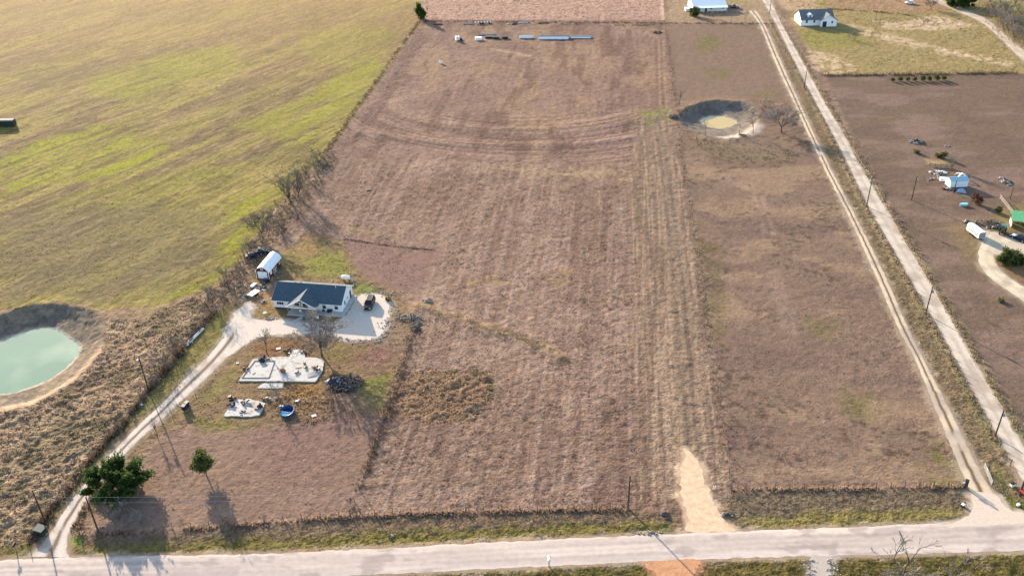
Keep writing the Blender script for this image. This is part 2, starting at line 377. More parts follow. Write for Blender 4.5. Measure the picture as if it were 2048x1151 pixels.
strip('lane', [(1840, -20), (1870, 5), (1920, 25), (1965, 45), (1995, 72), (2030, 108), (2080, 150)],
      [(1862, -20), (1885, 2), (1932, 20), (1975, 38), (2008, 66), (2046, 100), (2100, 140)],
      .020, lambda u, s, X, Y: grav_col(u, s, X, Y, S(190, 168, 145), S(216, 194, 168), .2), m_grav, 'dirt track beside the grey thicket in the far corner', seed=11)
patch_sheet('gravel_apron', [(1940, 985), (1995, 985), (2004, 1006), (2030, 1024), (2110, 1030), (2110, 1046), (1985, 1053), (1868, 1054), (1922, 1040), (1944, 1022), (1950, 1004)],
      .046, S(226, 204, 184)*1.18, m_grav, 'pale gravel mouth of the two-track lane at the road', jit=.5)
patch_sheet('dirt_driveway', [(1366, 897), (1380, 903), (1394, 918), (1404, 935), (1410, 960), (1420, 990), (1432, 1018), (1448, 1040), (1476, 1060), (1440, 1064), (1370, 1066), (1376, 1045), (1368, 1015), (1362, 985), (1360, 955), (1366, 930), (1368, 912)],
      .022, S(236, 202, 168)*1.12, m_dirt, 'short tan dirt entrance running from the road into the field', jit=.9)
patch_sheet('dirt_apron', [(1288, 1122), (1330, 1119), (1408, 1115), (1400, 1130), (1385, 1150), (1365, 1190), (1335, 1190), (1312, 1150), (1298, 1135)],
      .022, S(216, 160, 120)*1.1, m_dirt, 'orange dirt apron below the road at the bottom edge', jit=.8)
patch_sheet('gravel_apron', [(1618, 1111), (1640, 1110), (1664, 1109), (1662, 1130), (1668, 1190), (1618, 1190), (1622, 1140)],
      .022, S(212, 196, 182), m_grav, 'white stony apron below the road at the bottom edge', jit=.5)

# ponds: the basin is dug into the ground and filled to a level surface
def pond(name, water, rim, zw, zr, m, label):
    wp = smooth_poly(np.array([P(x, y, zw) for x, y in water]), 2); rp = smooth_poly(np.array([P(x, y, zr) for x, y in rim]), 2)
    c = wp.mean(0); V = [(*c, zw)]+[(x, y, zw) for x, y in c+(wp-c)*1.06]; n = len(wp)
    Fc = np.array([(0, 1+i, 1+(i+1) % n) for i in range(n)])
    a, b, d = np.array(V)[Fc[0]]
    if np.cross(b-a, d-a)[2] < 0: Fc = Fc[:, ::-1]
    o = link(name, np_mesh(name, V, Fc, m)); o['kind'] = 'structure'; o['label'] = label
    return wp, rp, zw
POND1 = pond('pond_water', [(-70, 715), (-40, 694), (0, 682), (50, 662), (85, 656), (108, 657), (124, 665), (138, 676), (152, 686), (160, 693), (156, 708), (142, 727), (120, 745), (95, 760), (70, 771), (35, 783), (0, 789), (-50, 788), (-80, 760)],
     [(-130, 690), (-70, 648), (0, 629), (50, 612), (90, 607), (130, 608), (165, 615), (195, 626), (212, 640), (212, 668), (204, 700), (185, 728), (150, 764), (100, 792), (50, 812), (0, 824), (-70, 828), (-140, 780)], -2.3, 0.1, M['water_green'], 'milky green stock pond in a steep bare basin')
POND2 = pond('pond_water', [(1398, 241), (1410, 235), (1430, 231.5), (1446, 232), (1460, 236), (1474, 243), (1464, 251), (1440, 257), (1420, 255), (1405, 249)],
     [(1355, 236), (1366, 219), (1395, 209), (1425, 202), (1460, 203), (1490, 206), (1512, 216), (1520, 232), (1512, 255), (1490, 272), (1455, 279), (1420, 272), (1385, 262), (1362, 250)], -2.55, 0., M['water_mud'], 'small muddy yellow pond ringed by bare trees')

# ---- the ground sheet: fine where the photo looks, coarse to the horizon
ys = [96.]
while ys[-1] < 560: ys.append(ys[-1]+.17*(ys[-1]/100)**1.45)
ys = np.r_[[-1500, -500, -150, 0, 50, 80, 90], ys, [575, 600, 640, 700, 800, 1000, 1500, 3000]]
us = np.r_[[-24, -10, -5, -3, -2, -1.6, -1.35], np.linspace(-1.18, 1.18, 820), [1.35, 1.6, 2, 3, 5, 10, 24]]
hw = np.where(ys < 60, 75., 44+.435*ys); hw = np.maximum(hw, 75.)
GX = us[None]*hw[:, None]-4*np.ones((len(ys), 1)); GY = ys[:, None]*np.ones((1, len(us)))
GY = GY-.0226*GX*np.clip((GY-60)/60, 0, 1)*(GY < 570)
ny_, nx_ = GX.shape; X = GX.ravel(); Y = GY.ravel()
COL = np.tile(S(157, 127, 108), (len(X), 1)); RO = np.full(len(X), .5); Z = np.zeros(len(X))
LD = R_(83.0); U_ = X*math.cos(LD)+Y*math.sin(LD); V_ = -X*math.sin(LD)+Y*math.cos(LD)   # along / across the lots
n1 = fbm(X/9, Y/9, 5, 1); n2 = fbm(X/28, Y/28, 4, 2); n3 = fbm(X/2.2, Y/2.2, 4, 3)
nst = fbm(V_/1.1, U_/26, 4, 4); nst2 = fbm(V_/4.5, U_/60, 3, 5)
def blend(i, c, t):
    COL[i] = COL[i]*(1-t[:, None])+np.asarray(c)*t[:, None]
def near(pg, mrg):
    return np.nonzero((X > pg[:, 0].min()-mrg) & (X < pg[:, 0].max()+mrg) & (Y > pg[:, 1].min()-mrg) & (Y < pg[:, 1].max()+mrg))[0]
def area(px, c, fe=1.5, st=1., ro=None, nz=None, na=None, thr=None, world=None):
    pg = PL(px) if world is None else world; nz = fe*.8 if nz is None else nz
    i = near(pg, fe+nz+1); d = sdist(pg, X[i], Y[i])+(n3[i]-.5)*2*nz+(n1[i]-.5)*2*nz
    t = sstep(-fe, fe, d)*st
    if thr is not None: t = t*sstep(thr-.08, thr+.08, na[i] if na is not None else n3[i])
    blend(i, c, t)
    if ro is not None: k = sstep(-fe, fe, d); RO[i] = RO[i]*(1-k)+ro*k
    return i, t
def line_(px, c, w, st=1., fe=None, ro=None, h=0, thr=None, world=None):
    ln = smooth_line(PL(px), 2) if world is None else world; fe = fe or w*.5
    i = near(ln, w+fe+1+abs(h)*3); d = ldist(ln, X[i], Y[i])+(n3[i]-.5)*w*.8; t = sstep(w/2+fe, w/2-fe*.5, d)*st
    if thr is not None: t = t*sstep(thr-.1, thr+.1, n3[i])
    blend(i, c, t)
    if ro is not None: RO[i] = RO[i]*(1-t)+ro*t
    if h: Z[i] += h*np.exp(-(ldist(ln, X[i], Y[i])/w)**2)
    return i
# base: mown pinkish-brown fields with tractor streaks
blend(slice(None), S(180, 149, 128), sstep(.42, .62, n1)*.6)
blend(slice(None), S(138, 110, 92), sstep(.46, .62, n2)*.7)
blend(slice(None), S(178, 150, 130), sstep(.56, .70, nst)*.45)
blend(slice(None), S(126, 100, 88), sstep(.55, .72, nst2)*.4)
blend(slice(None), S(182, 154, 128), sstep(.60, .72, n3)*.35)
nck = fbm(X/.55, Y/.8, 3, 6); blend(slice(None), S(70, 52, 44), sstep(.62, .72, nck)*sstep(.46, .60, fbm(X/7, Y/7, 3, 7))*.7)  # sparse dark marks: crack shadows put into the ground colour
# --- left hay field, tan with yellow-green streaks
LF = [(-900, 1160), (-400, 1160), (-150, 840), (-130, 680), (0, 618), (120, 600), (205, 620), (330, 604), (425, 574), (474, 525), (502, 478), (560, 400), (605, 345), (647, 310), (840, 42), (880, -60), (-900, -60)]
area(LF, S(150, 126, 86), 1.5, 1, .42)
lf = near(PL(LF), 1); lf = lf[sdist(PL(LF), X[lf], Y[lf]) > -1]
sd = R_(57); us2 = X*math.cos(sd)+Y*math.sin(sd); vs2 = -X*math.sin(sd)+Y*math.cos(sd)
f1 = fbm(vs2/7, us2/55, 5, 31); f2 = fbm(vs2/2.2, us2/26, 4, 33); f3 = fbm(X/35, Y/35, 4, 35)
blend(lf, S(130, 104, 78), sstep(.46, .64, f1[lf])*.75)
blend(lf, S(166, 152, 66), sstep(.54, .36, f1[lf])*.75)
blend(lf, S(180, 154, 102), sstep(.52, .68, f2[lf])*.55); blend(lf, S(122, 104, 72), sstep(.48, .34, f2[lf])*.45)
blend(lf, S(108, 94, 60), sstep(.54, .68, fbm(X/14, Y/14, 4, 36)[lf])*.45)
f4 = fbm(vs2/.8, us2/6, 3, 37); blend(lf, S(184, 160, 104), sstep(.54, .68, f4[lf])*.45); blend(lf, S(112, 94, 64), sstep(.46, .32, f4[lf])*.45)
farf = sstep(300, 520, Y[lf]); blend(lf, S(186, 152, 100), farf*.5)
GR = S(164, 162, 46)
for pg, s_ in [([(0, 330), (60, 290), (200, 250), (330, 290), (320, 330), (240, 350), (150, 360), (80, 375), (0, 400)], .85), ([(180, 150), (330, 110), (470, 90), (480, 130), (380, 170), (260, 200), (180, 190)], .5),
               ([(560, 215), (650, 170), (760, 100), (770, 135), (700, 215), (630, 300), (560, 280), (470, 250)], .6), ([(470, 395), (530, 385), (640, 310), (575, 370), (540, 440), (505, 470), (480, 520), (440, 545), (430, 490)], .85),
               ([(280, 610), (370, 565), (430, 545), (425, 572), (350, 596), (290, 630)], .8), ([(100, 420), (220, 370), (400, 330), (500, 330), (420, 400), (260, 430)], .35), ([(600, 60), (760, 50), (800, 75), (700, 130), (600, 110)], .3)]:
    area(pg, GR, 5, s_, na=f2*.5+f1*.5, thr=.45, nz=4)
area([(0, 440), (250, 400), (420, 420), (430, 520), (330, 590), (200, 600), (0, 600)], S(128, 116, 86), 8, .55, nz=5)
area([(210, 640), (200, 620), (330, 606), (420, 576), (330, 612), (270, 640), (215, 690)], S(160, 132, 105), 1.5, .7)
# --- far fields
area([(845, -60), (1322, -60), (1323, 40), (843, 40)], S(196, 158, 138), 1, 1, .9)
i = near(PL([(845, -60), (1322, -60), (1323, 40), (843, 40)]), 0)
line_([(1322, -30), (1323, 10), (1326, 40)], S(222, 186, 160), 1.5)
area([(1335, -60), (1520, -60), (1540, 46), (1330, 46)], S(176, 148, 118), 2, .9)
area([(1420, 0), (1480, 10), (1500, 0), (1490, -30), (1400, -30)], S(168, 150, 95), 4, .7)
area([(1545, -60), (2200, -60), (2200, 150), (2040, 146), (1650, 151), (1590, 60)], S(170, 148, 100), 1.5, 1, .6)
area([(1545, -20), (1600, -10), (1640, 0), (1640, 15), (1590, 40), (1570, 30)], S(205, 172, 138), 3, .8, na=n1, thr=.42)
area([(1600, 60), (1700, 60), (1740, 90), (1640, 100), (1600, 85)], S(150, 146, 70), 4, .55)
area([(1600, 100), (1660, 105), (1720, 140), (1650, 150)], S(224, 192, 154), 3, .85, na=n3, thr=.45)
area([(1745, 40), (1800, 45), (1870, 30), (1950, 50), (1940, 56), (1860, 60), (1780, 60)], S(226, 196, 160), 2.5, .9, na=n3, thr=.42)
area([(1700, 50), (1780, 70), (1900, 100), (2020, 125), (2010, 130), (1880, 108), (1740, 75)], S(226, 196, 160), 2.5, .85, na=n3, thr=.45)
area([(1640, -40), (1850, -40), (1900, 20), (1820, 24), (1660, 15)], S(180, 140, 112), 3, .7)
area([(1960, -50), (2150, -50), (2150, 0), (2010, 25)], S(150, 160, 72), 3, .6, na=n1, thr=.45)
# --- right pasture
area([(1652, 153), (2040, 148), (2300, 150), (2300, 1000), (2100, 960), (2050, 880), (1960, 720), (1800, 440), (1700, 260)], S(132, 109, 91), 1, 1, .22)
rp_ = near(PL([(1652, 153), (2300, 150), (2300, 960), (1700, 700)]), 0); rp_ = rp_[sdist(PL([(1652, 153), (2300, 150), (2300, 1000), (2050, 880), (1800, 440)]), X[rp_], Y[rp_]) > 0]
blend(rp_, S(158, 130, 116), sstep(.48, .66, fbm(X/18, Y/7, 4, 41)[rp_])*.55); blend(rp_, S(120, 96, 88), sstep(.52, .66, fbm(X/11, Y/6, 4, 42)[rp_])*.45)
area([(1850, 318), (1900, 320), (1902, 332), (1860, 332)], S(205, 172, 120), 1.5, .7)
area([(1900, 450), (1960, 440), (1975, 500), (1955, 540), (1920, 500)], S(150, 128, 88), 3, .6)
area([(2000, 420), (2048, 405), (2100, 480), (2020, 462), (1985, 465)], S(158, 138, 84), 2, .7)
area([(1990, 515), (2048, 520), (2080, 580), (2040, 560), (2010, 540)], S(165, 130, 85), 2, .8)
# --- strips between the lanes
area([(1532, 45), (1575, 110), (1640, 232), (1665, 275), (1735, 420), (1820, 565), (1900, 710), (1980, 850), (2050, 985), (2000, 985), (1955, 925), (1910, 833), (1852, 722), (1780, 564), (1685, 377), (1610, 221), (1565, 121)], S(139, 118, 90), .8, 1, .6)
area([(1890, 850), (1980, 870), (2030, 980), (2048, 1020), (2000, 1000)], S(126, 122, 70), 2, .5, na=n1, thr=.45)
line_([(1545, 20), (1580, 75), (1616, 137), (1650, 203), (1688, 262), (1728, 338), (1780, 421), (1819, 492), (1860, 556), (1904, 630), (1946, 702), (1996, 790), (2040, 865), (2070, 920)], S(172, 150, 112), 2.2, .8)
line_([(1540, 45), (1572, 100), (1606, 168), (1634, 222), (1656, 262), (1686, 322), (1728, 412), (1778, 497), (1814, 560), (1854, 630), (1894, 702), (1938, 782), (1972, 845), (2014, 922)], S(176, 152, 118), 1.6, .8)
line_([(1960, 740), (2003, 812), (2060, 905), (2080, 940)], S(128, 148, 52), 1.3, .8, thr=.4)
line_([(1830, 588), (1880, 675), (1945, 800), (1995, 890)], S(96, 118, 52), 1.1, .7, thr=.42)
# --- second mown field, between the two-track lane and the long fence
area([(1330, 48), (1520, 48), (1560, 150), (1660, 370), (1770, 620), (1880, 870), (1925, 965), (1470, 978), (1450, 800), (1375, 350)], S(144, 118, 100), 1, .85, .28)
for pg, s_ in [([(1395, 75), (1425, 68), (1440, 85), (1430, 105), (1395, 100)], .9), ([(1410, 140), (1450, 138), (1455, 152), (1420, 160)], .6), ([(1615, 640), (1650, 632), (1675, 655), (1655, 675), (1620, 668)], .55),
               ([(1690, 790), (1740, 785), (1775, 815), (1750, 840), (1700, 825)], .7), ([(1830, 900), (1890, 880), (1920, 940), (1905, 965), (1840, 955)], .95), ([(1850, 870), (1900, 865), (1930, 960), (1890, 965)], .8), ([(1500, 190), (1550, 178), (1560, 192), (1520, 205)], .5)]:
    area(pg, S(124, 116, 66), 3.5, s_, nz=3, na=n3, thr=.38)
line_([(1508, 395), (1522, 430), (1530, 465)], S(190, 156, 136), 1.2, .55); line_([(1524, 392), (1538, 430), (1548, 468)], S(190, 156, 136), 1.2, .55); line_([(1400, 345), (1450, 358), (1490, 372)], S(186, 154, 134), 4, .4)
r2 = near(PL([(1385, 330), (1920, 960)]), 60); r2 = r2[sdist(PL([(1330, 48), (1520, 48), (1660, 370), (1880, 870), (1925, 965), (1470, 978), (1375, 350)]), X[r2], Y[r2]) > 0]
blend(r2, S(176, 146, 118), sstep(.50, .64, fbm(X/16, Y/9, 4, 57)[r2])*.6); blend(r2, S(128, 102, 94), sstep(.52, .66, fbm(X/22, Y/9, 4, 58)[r2])*.6); blend(r2, S(88, 72, 58), sstep(.58, .68, fbm(X/1.6, Y/1.2, 3, 59)[r2])*sstep(.50, .60, fbm(X/9, Y/9, 3, 60)[r2])*.6)
area([(1398, 480), (1430, 500), (1450, 620), (1440, 700), (1420, 640)], S(112, 100, 66), 3, .6, na=n3, thr=.42); line_([(1545, 545), (1560, 600), (1580, 660)], S(176, 148, 128), 3, .4)
# --- upper lot: terraces, tracks
UP = [(840, 44), (1328, 48), (1345, 200), (1280, 240), (1262, 330), (650, 314)]
area(UP, S(150, 118, 105), 1, .5)
up = near(PL(UP), 0); up = up[sdist(PL(UP), X[up], Y[up]) > 0]; blend(up, S(172, 140, 112), sstep(.5, .66, fbm(X/10, Y/22, 4, 51)[up])*.6)
line_([(842, 60), (820, 110), (775, 190), (735, 240), (690, 290)], S(126, 98, 88), 3, .45)
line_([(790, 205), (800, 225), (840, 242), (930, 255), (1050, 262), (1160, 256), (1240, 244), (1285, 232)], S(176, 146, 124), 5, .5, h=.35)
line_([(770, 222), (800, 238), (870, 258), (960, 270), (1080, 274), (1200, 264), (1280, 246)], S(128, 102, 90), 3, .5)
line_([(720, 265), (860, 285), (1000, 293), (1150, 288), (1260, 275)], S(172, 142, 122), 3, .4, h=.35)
line_([(1000, 108), (1100, 118), (1300, 135)], S(174, 142, 112), 1.5, .5); line_([(985, 98), (1030, 106), (1060, 112)], S(205, 168, 140), 2.5, .6)
for k in range(4): line_([(1312+k*5, 80), (1314+k*5, 160), (1316+k*6, 220)], S(180, 150, 122) if k % 2 else S(128, 100, 88), .8, .5)
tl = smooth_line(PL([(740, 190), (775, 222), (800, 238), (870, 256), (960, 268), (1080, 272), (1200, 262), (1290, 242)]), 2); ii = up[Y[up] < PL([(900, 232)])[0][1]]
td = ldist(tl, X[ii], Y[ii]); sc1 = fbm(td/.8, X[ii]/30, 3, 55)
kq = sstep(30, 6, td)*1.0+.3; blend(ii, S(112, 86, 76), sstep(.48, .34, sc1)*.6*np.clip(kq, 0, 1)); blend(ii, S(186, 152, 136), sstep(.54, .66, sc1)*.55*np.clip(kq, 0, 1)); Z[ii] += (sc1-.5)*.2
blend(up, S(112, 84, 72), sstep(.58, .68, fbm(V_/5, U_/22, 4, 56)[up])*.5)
area([(775, 165), (840, 60), (855, 70), (800, 180), (720, 270), (690, 290)], S(128, 100, 90), 2.5, .6, 1., na=n3, thr=.4)
# the straw strip and tyre tracks down to the dirt entrance
area([(1262, 330), (1275, 245), (1340, 215), (1360, 330), (1440, 830), (1458, 1000), (1420, 1000), (1370, 890), (1280, 1000), (1268, 700)], S(160, 133, 111), 2, .8, .5)
sst = near(PL([(1262, 330), (1340, 215), (1458, 1000), (1280, 1000)]), 0); sst = sst[sdist(PL([(1262, 330), (1275, 245), (1340, 215), (1360, 330), (1440, 830), (1458, 1000), (1280, 1000), (1268, 700)]), X[sst], Y[sst]) > 0]
sf = fbm(V_/.5, U_/18, 3, 47)[sst]; blend(sst, S(206, 176, 146), sstep(.54, .66, sf)*.4); blend(sst, S(108, 86, 74), sstep(.46, .34, sf)*.4)
area([(1280, 225), (1330, 215), (1345, 240), (1300, 250)], S(140, 140, 76), 3, .7, na=n3, thr=.4)
for k, (o_, c_, w_) in enumerate([(-16, S(178, 150, 122), 1.5), (-6, S(116, 100, 90), 1.6), (6, S(176, 148, 120), 1.4), (16, S(112, 98, 88), 1.7), (24, S(180, 152, 124), 1.2)]):
    line_([(1312+o_*.4, 235), (1328+o_*.6, 330), (1346+o_*.8, 500), (1364+o_, 700), (1376+o_, 830), (1384+o_, 900)], c_, w_*.8, .5)
# middle field details: mower streaks run the length of the lot, a smoother corner behind the house
MF = [(700, 1030), (830, 660), (870, 605), (700, 545), (560, 470), (655, 318), (1262, 334), (1275, 1010)]
STR = np.zeros(len(X)); mf = near(PL(MF), 0); mf = mf[sdist(PL(MF), X[mf], Y[mf]) > 0]; STR[mf] = 1
ss1 = fbm(V_/.55, U_/22, 3, 45); ss2 = fbm(V_/1.6, U_/70, 3, 46)
blend(mf, S(188, 157, 134), sstep(.56, .70, ss1[mf])*.3); blend(mf, S(118, 94, 80), sstep(.46, .32, ss1[mf])*.22); blend(mf, S(182, 150, 134), sstep(.56, .66, ss2[mf])*.3); blend(mf, S(132, 102, 92), sstep(.44, .34, ss2[mf])*.25)
area([(680, 480), (800, 492), (880, 505), (860, 560), (800, 590), (730, 560), (690, 520)], S(150, 116, 106), 2, .7, .2)
area([(1000, 335), (1258, 342), (1255, 362), (1100, 352)], S(190, 160, 124), 2, .6, na=n3, thr=.42)
for p_ in [(1095, 555), (1120, 565), (1135, 545), (945, 565), (990, 560)]:
    x_, y_ = p_; area([(x_-14, y_-7), (x_+14, y_-7), (x_+14, y_+7), (x_-14, y_+7)], S(170, 138, 96), 1., .5, nz=1.5)
area([(792, 742), (985, 740), (984, 800), (960, 835), (870, 850), (760, 830), (775, 780)], S(156, 124, 95), 1.5, .85, 1.3)
line_([(880, 742), (984, 741), (980, 800), (950, 820)], S(108, 102, 68), 1.2, .7, thr=.4); line_([(880, 772), (940, 768), (976, 755)], S(104, 92, 68), 1., .6)
line_([(935, 820), (960, 815)], S(110, 100, 95), 1.6, .8)
line_([(838, 612), (880, 625), (940, 645), (1010, 668), (1080, 690), (1120, 712)], S(180, 150, 116), 2.6, .7, .9, h=.35)
line_([(990, 655), (1030, 668), (1078, 686)], S(112, 92, 76), 1.2, .6, 1.2)
line_([(870, 602), (820, 612), (808, 625)], S(186, 152, 118), 2., .7)
line_([(690, 478), (740, 486), (800, 494), (870, 500)], S(118, 94, 84), .7, .7)
line_([(660, 450), (760, 468), (840, 478)], S(170, 150, 90), 1.3, .4, thr=.45)
for p_ in [(1200, 815), (1215, 830), (1250, 835), (1255, 885), (1180, 780), (1090, 560), (590, 968), (640, 960), (1130, 720), (1235, 920)]:
    x_, y_ = p_; area([(x_-9, y_-6), (x_+8, y_-7), (x_+11, y_+5), (x_-6, y_+7)], S(104, 84, 68), 1., .65, nz=1.5)
# --- yard round the house
YD = [(472, 592), (505, 545), (560, 512), (630, 470), (690, 480), (712, 530), (740, 560), (800, 580), (825, 640), (815, 690), (800, 740), (770, 830), (640, 840), (470, 855), (380, 850), (320, 868), (260, 940), (200, 1000), (150, 1075), (90, 1080), (90, 1060), (180, 940), (300, 815), (380, 740), (450, 655)]
area(YD, S(150, 124, 90), 2, .85, .45)
for pg, c_, s_ in [([(560, 500), (640, 470), (690, 520), (700, 560), (600, 555), (560, 540)], S(160, 146, 78), .45), ([(600, 520), (680, 505), (700, 545), (640, 555)], S(146, 148, 62), .6), ([(570, 500), (620, 460), (660, 470), (620, 510)], S(176, 140, 96), .6), ([(708, 560), (770, 575), (765, 590), (715, 585)], S(120, 112, 82), .8),
                   ([(720, 572), (745, 578), (735, 590), (718, 587)], S(140, 150, 62), .9), ([(500, 690), (560, 672), (640, 675), (620, 705), (520, 720)], S(148, 106, 74), .8), ([(640, 690), (720, 685), (740, 720), (660, 725)], S(140, 124, 76), .7),
                   ([(712, 760), (780, 745), (765, 820), (715, 810)], S(136, 136, 62), .9), ([(380, 830), (520, 845), (620, 850), (480, 868), (400, 868)], S(132, 124, 66), .7), ([(400, 780), (480, 730), (470, 770), (410, 815)], S(136, 130, 70), .7),
                   ([(580, 770), (640, 770), (640, 800), (580, 790)], S(165, 124, 72), .7), ([(690, 700), (780, 690), (795, 710), (770, 740), (710, 740)], S(148, 110, 98), .7), ([(380, 790), (320, 850), (370, 760), (440, 700), (455, 655), (440, 640), (420, 690), (330, 780), (255, 870), (250, 880)], S(142, 138, 70), .75),
                   ([(505, 600), (545, 605), (560, 636), (520, 636), (497, 625)], S(154, 128, 84), .8), ([(470, 600), (545, 560), (548, 600), (500, 612)], S(176, 140, 108), .7), ([(560, 810), (640, 790), (680, 830), (620, 850), (560, 840)], S(160, 128, 92), .7),
                   ([(660, 780), (700, 740), (740, 800), (680, 830)], S(140, 116, 98), .6)]:
    area(pg, c_, 1.8, s_, nz=1.8)
area([(652, 760), (664, 748), (700, 745), (720, 765), (712, 783), (680, 785), (655, 778)], S(78, 68, 66), 1., .85, 1.2, nz=1.2)
area([(690, 640), (800, 630), (830, 690), (800, 700), (770, 690), (690, 690)], S(156, 128, 110), 1.5, .6)
# front field at lower left is smoother
area([(330, 868), (780, 835), (700, 1028), (250, 1052), (200, 1010), (270, 930)], S(154, 125, 107), 1.2, .8, .3)
area([(500, 860), (790, 770), (760, 850), (620, 960), (520, 940)], S(146, 112, 102), 6, .5, nz=4)
# --- rough tall grass at the left
RG = [(-200, 830), (-40, 832), (0, 828), (60, 812), (140, 772), (190, 724), (210, 690), (216, 640), (280, 635), (345, 610), (425, 578), (474, 527), (505, 482), (560, 404), (608, 347), (648, 313), (672, 322), (650, 350), (610, 400), (580, 450), (540, 500), (495, 560), (474, 590), (455, 608), (425, 628), (385, 672), (345, 724), (302, 776), (258, 832), (188, 915), (120, 1000), (78, 1058), (50, 1090), (-200, 1112)]
area([(470, 595), (450, 660), (380, 740), (300, 815), (180, 940), (90, 1065), (70, 1090), (60, 1080), (120, 995), (260, 830), (385, 670), (425, 628)], S(138, 128, 66), 1., .8, .5)
area(RG, S(176, 146, 116), 1.2, .95, 1.3)
rg = near(PL(RG), 1); rg = rg[sdist(PL(RG), X[rg], Y[rg]) > 0]
blend(rg, S(118, 106, 78), sstep(.50, .64, fbm(X/6, Y/9, 4, 61)[rg])*.65); blend(rg, S(206, 174, 140), sstep(.54, .66, fbm(X/2.6, Y/5, 4, 62)[rg])*.6)
area([(80, 830), (200, 830), (240, 850), (120, 940), (30, 960), (20, 900)], S(112, 104, 74), 4, .5, nz=3)
line_([(56, 1088), (112, 1005), (172, 930), (250, 842), (302, 776), (345, 724), (385, 672), (425, 628)], S(100, 80, 66), 1.6, .6)
# --- verge between the fence and the road
area([(150, 1074), (440, 1060), (700, 1036), (1000, 1022), (1256, 1018), (1350, 1030), (1372, 1066), (1024, 1084), (512, 1110), (140, 1116)], S(134, 112, 90), 1, 1, .7)
area([(142, 1092), (400, 1083), (700, 1070), (1024, 1054), (1280, 1042), (1335, 1045), (1345, 1070), (1024, 1082), (512, 1107), (145, 1114)], S(128, 118, 58), 1.4, .85, .8, nz=1.2)
area([(137, 1075), (155, 1070), (162, 1085), (145, 1095)], S(140, 156, 44), .8, .9); area([(1320, 1050), (1345, 1040), (1345, 1062), (1322, 1064)], S(120, 138, 48), .8, .8)
line_([(140, 1115), (300, 1109), (512, 1105), (741, 1095), (1024, 1080), (1300, 1068)], S(182, 152, 122), .9, .7)
area([(1320, 1040), (1368, 985), (1368, 1065), (1330, 1070)], S(128, 106, 86), 1, .6)
area([(-200, 1096), (40, 1086), (66, 1078), (70, 1100), (60, 1114), (-200, 1122)], S(134, 124, 66), .9, .8, .7)
area([(1464, 984), (1700, 980), (1925, 976), (1950, 1000), (1945, 1025), (1880, 1048), (1536, 1062), (1470, 1060), (1440, 1020)], S(130, 112, 90), 1, 1, .7)
area([(1475, 1040), (1600, 1028), (1900, 1015), (1940, 1025), (1880, 1047), (1536, 1060)], S(146, 132, 74), 1.2, .8, .8)
area([(1990, 985), (2048, 1000), (2150, 1000), (2150, 1030), (2048, 1030), (2000, 1010)], S(118, 116, 58), 1., .9, .7)
area([(-1000, 1206), (-300, 1176), (300, 1166), (741, 1152), (1024, 1136), (1290, 1124), (1536, 1115), (1800, 1110), (2300, 1096), (3300, 1026), (3300, 1300), (-1000, 1300)], S(112, 100, 56), .8, 1, .8)
area([(1400, 1117), (1600, 1112), (1600, 1200), (1400, 1200)], S(120, 104, 62), 3, .6)
line_([(-100, 1176), (300, 1166), (741, 1151), (1024, 1135), (1536, 1114), (2048, 1102)], S(178, 150, 118), .7, .8)
# bare rims of the ponds
for (wp, rp, zw), cb, cr in [(POND1, S(158, 138, 116), S(206, 176, 146)), (POND2, S(150, 136, 122), S(190, 166, 142))]:
    i = near(rp, 8); dr = sdist(rp, X[i], Y[i])+(n3[i]-.5)*2.2+(n1[i]-.5)*2.5; dw = -sdist(wp, X[i], Y[i])
    t = np.where(dw <= 0, 1, np.clip(dr, 0, None)/(np.clip(dr, 0, None)+np.clip(dw, 1e-3, None)))
    t = np.where(dr <= 0, 0, t); st_ = sstep(-12, 8, Y[i]-rp[:, 1].mean()) if zw < -2.5 else .25; pr_ = t**.9*(1-st_)+st_*np.where(t < .26, t/.26*.62, .62+(t-.26)/.74*.38); prof = np.where(t < 1, pr_, 1)
    Z[i] += (zw+.04)*prof+np.where(dw < 0, np.clip(dw*.3, -1.2, 0), 0)+.6*np.exp(-(dr/3.2)**2)*(dr < 3)*.45
    k = sstep(-.8, .8, dr+(n3[i]-.5)*2); blend(i, cb, k)
    blend(i, S(112, 104, 98), k*sstep(.48, .6, fbm(X[i]/2, Y[i]/2, 4, 71))*.6)
    blend(i, S(210, 196, 176), sstep(1.0, .35, dw+(n3[i]-.5)*.8)*.85)
    RO[i] = RO[i]*(1-k)+.5*k
area([(0, 826), (60, 808), (140, 766), (186, 722), (206, 690), (196, 690), (170, 722), (120, 765), (50, 797), (0, 806)], S(208, 176, 146), 1.2, .8)
area([(1488, 262), (1505, 245), (1528, 250), (1522, 265), (1500, 272), (1455, 280), (1430, 274)], S(222, 204, 186), 1.5, .85)
area([(1370, 272), (1430, 282), (1480, 290), (1540, 300), (1600, 310), (1560, 330), (1440, 320), (1390, 300)], S(142, 122, 92), 4, .6)
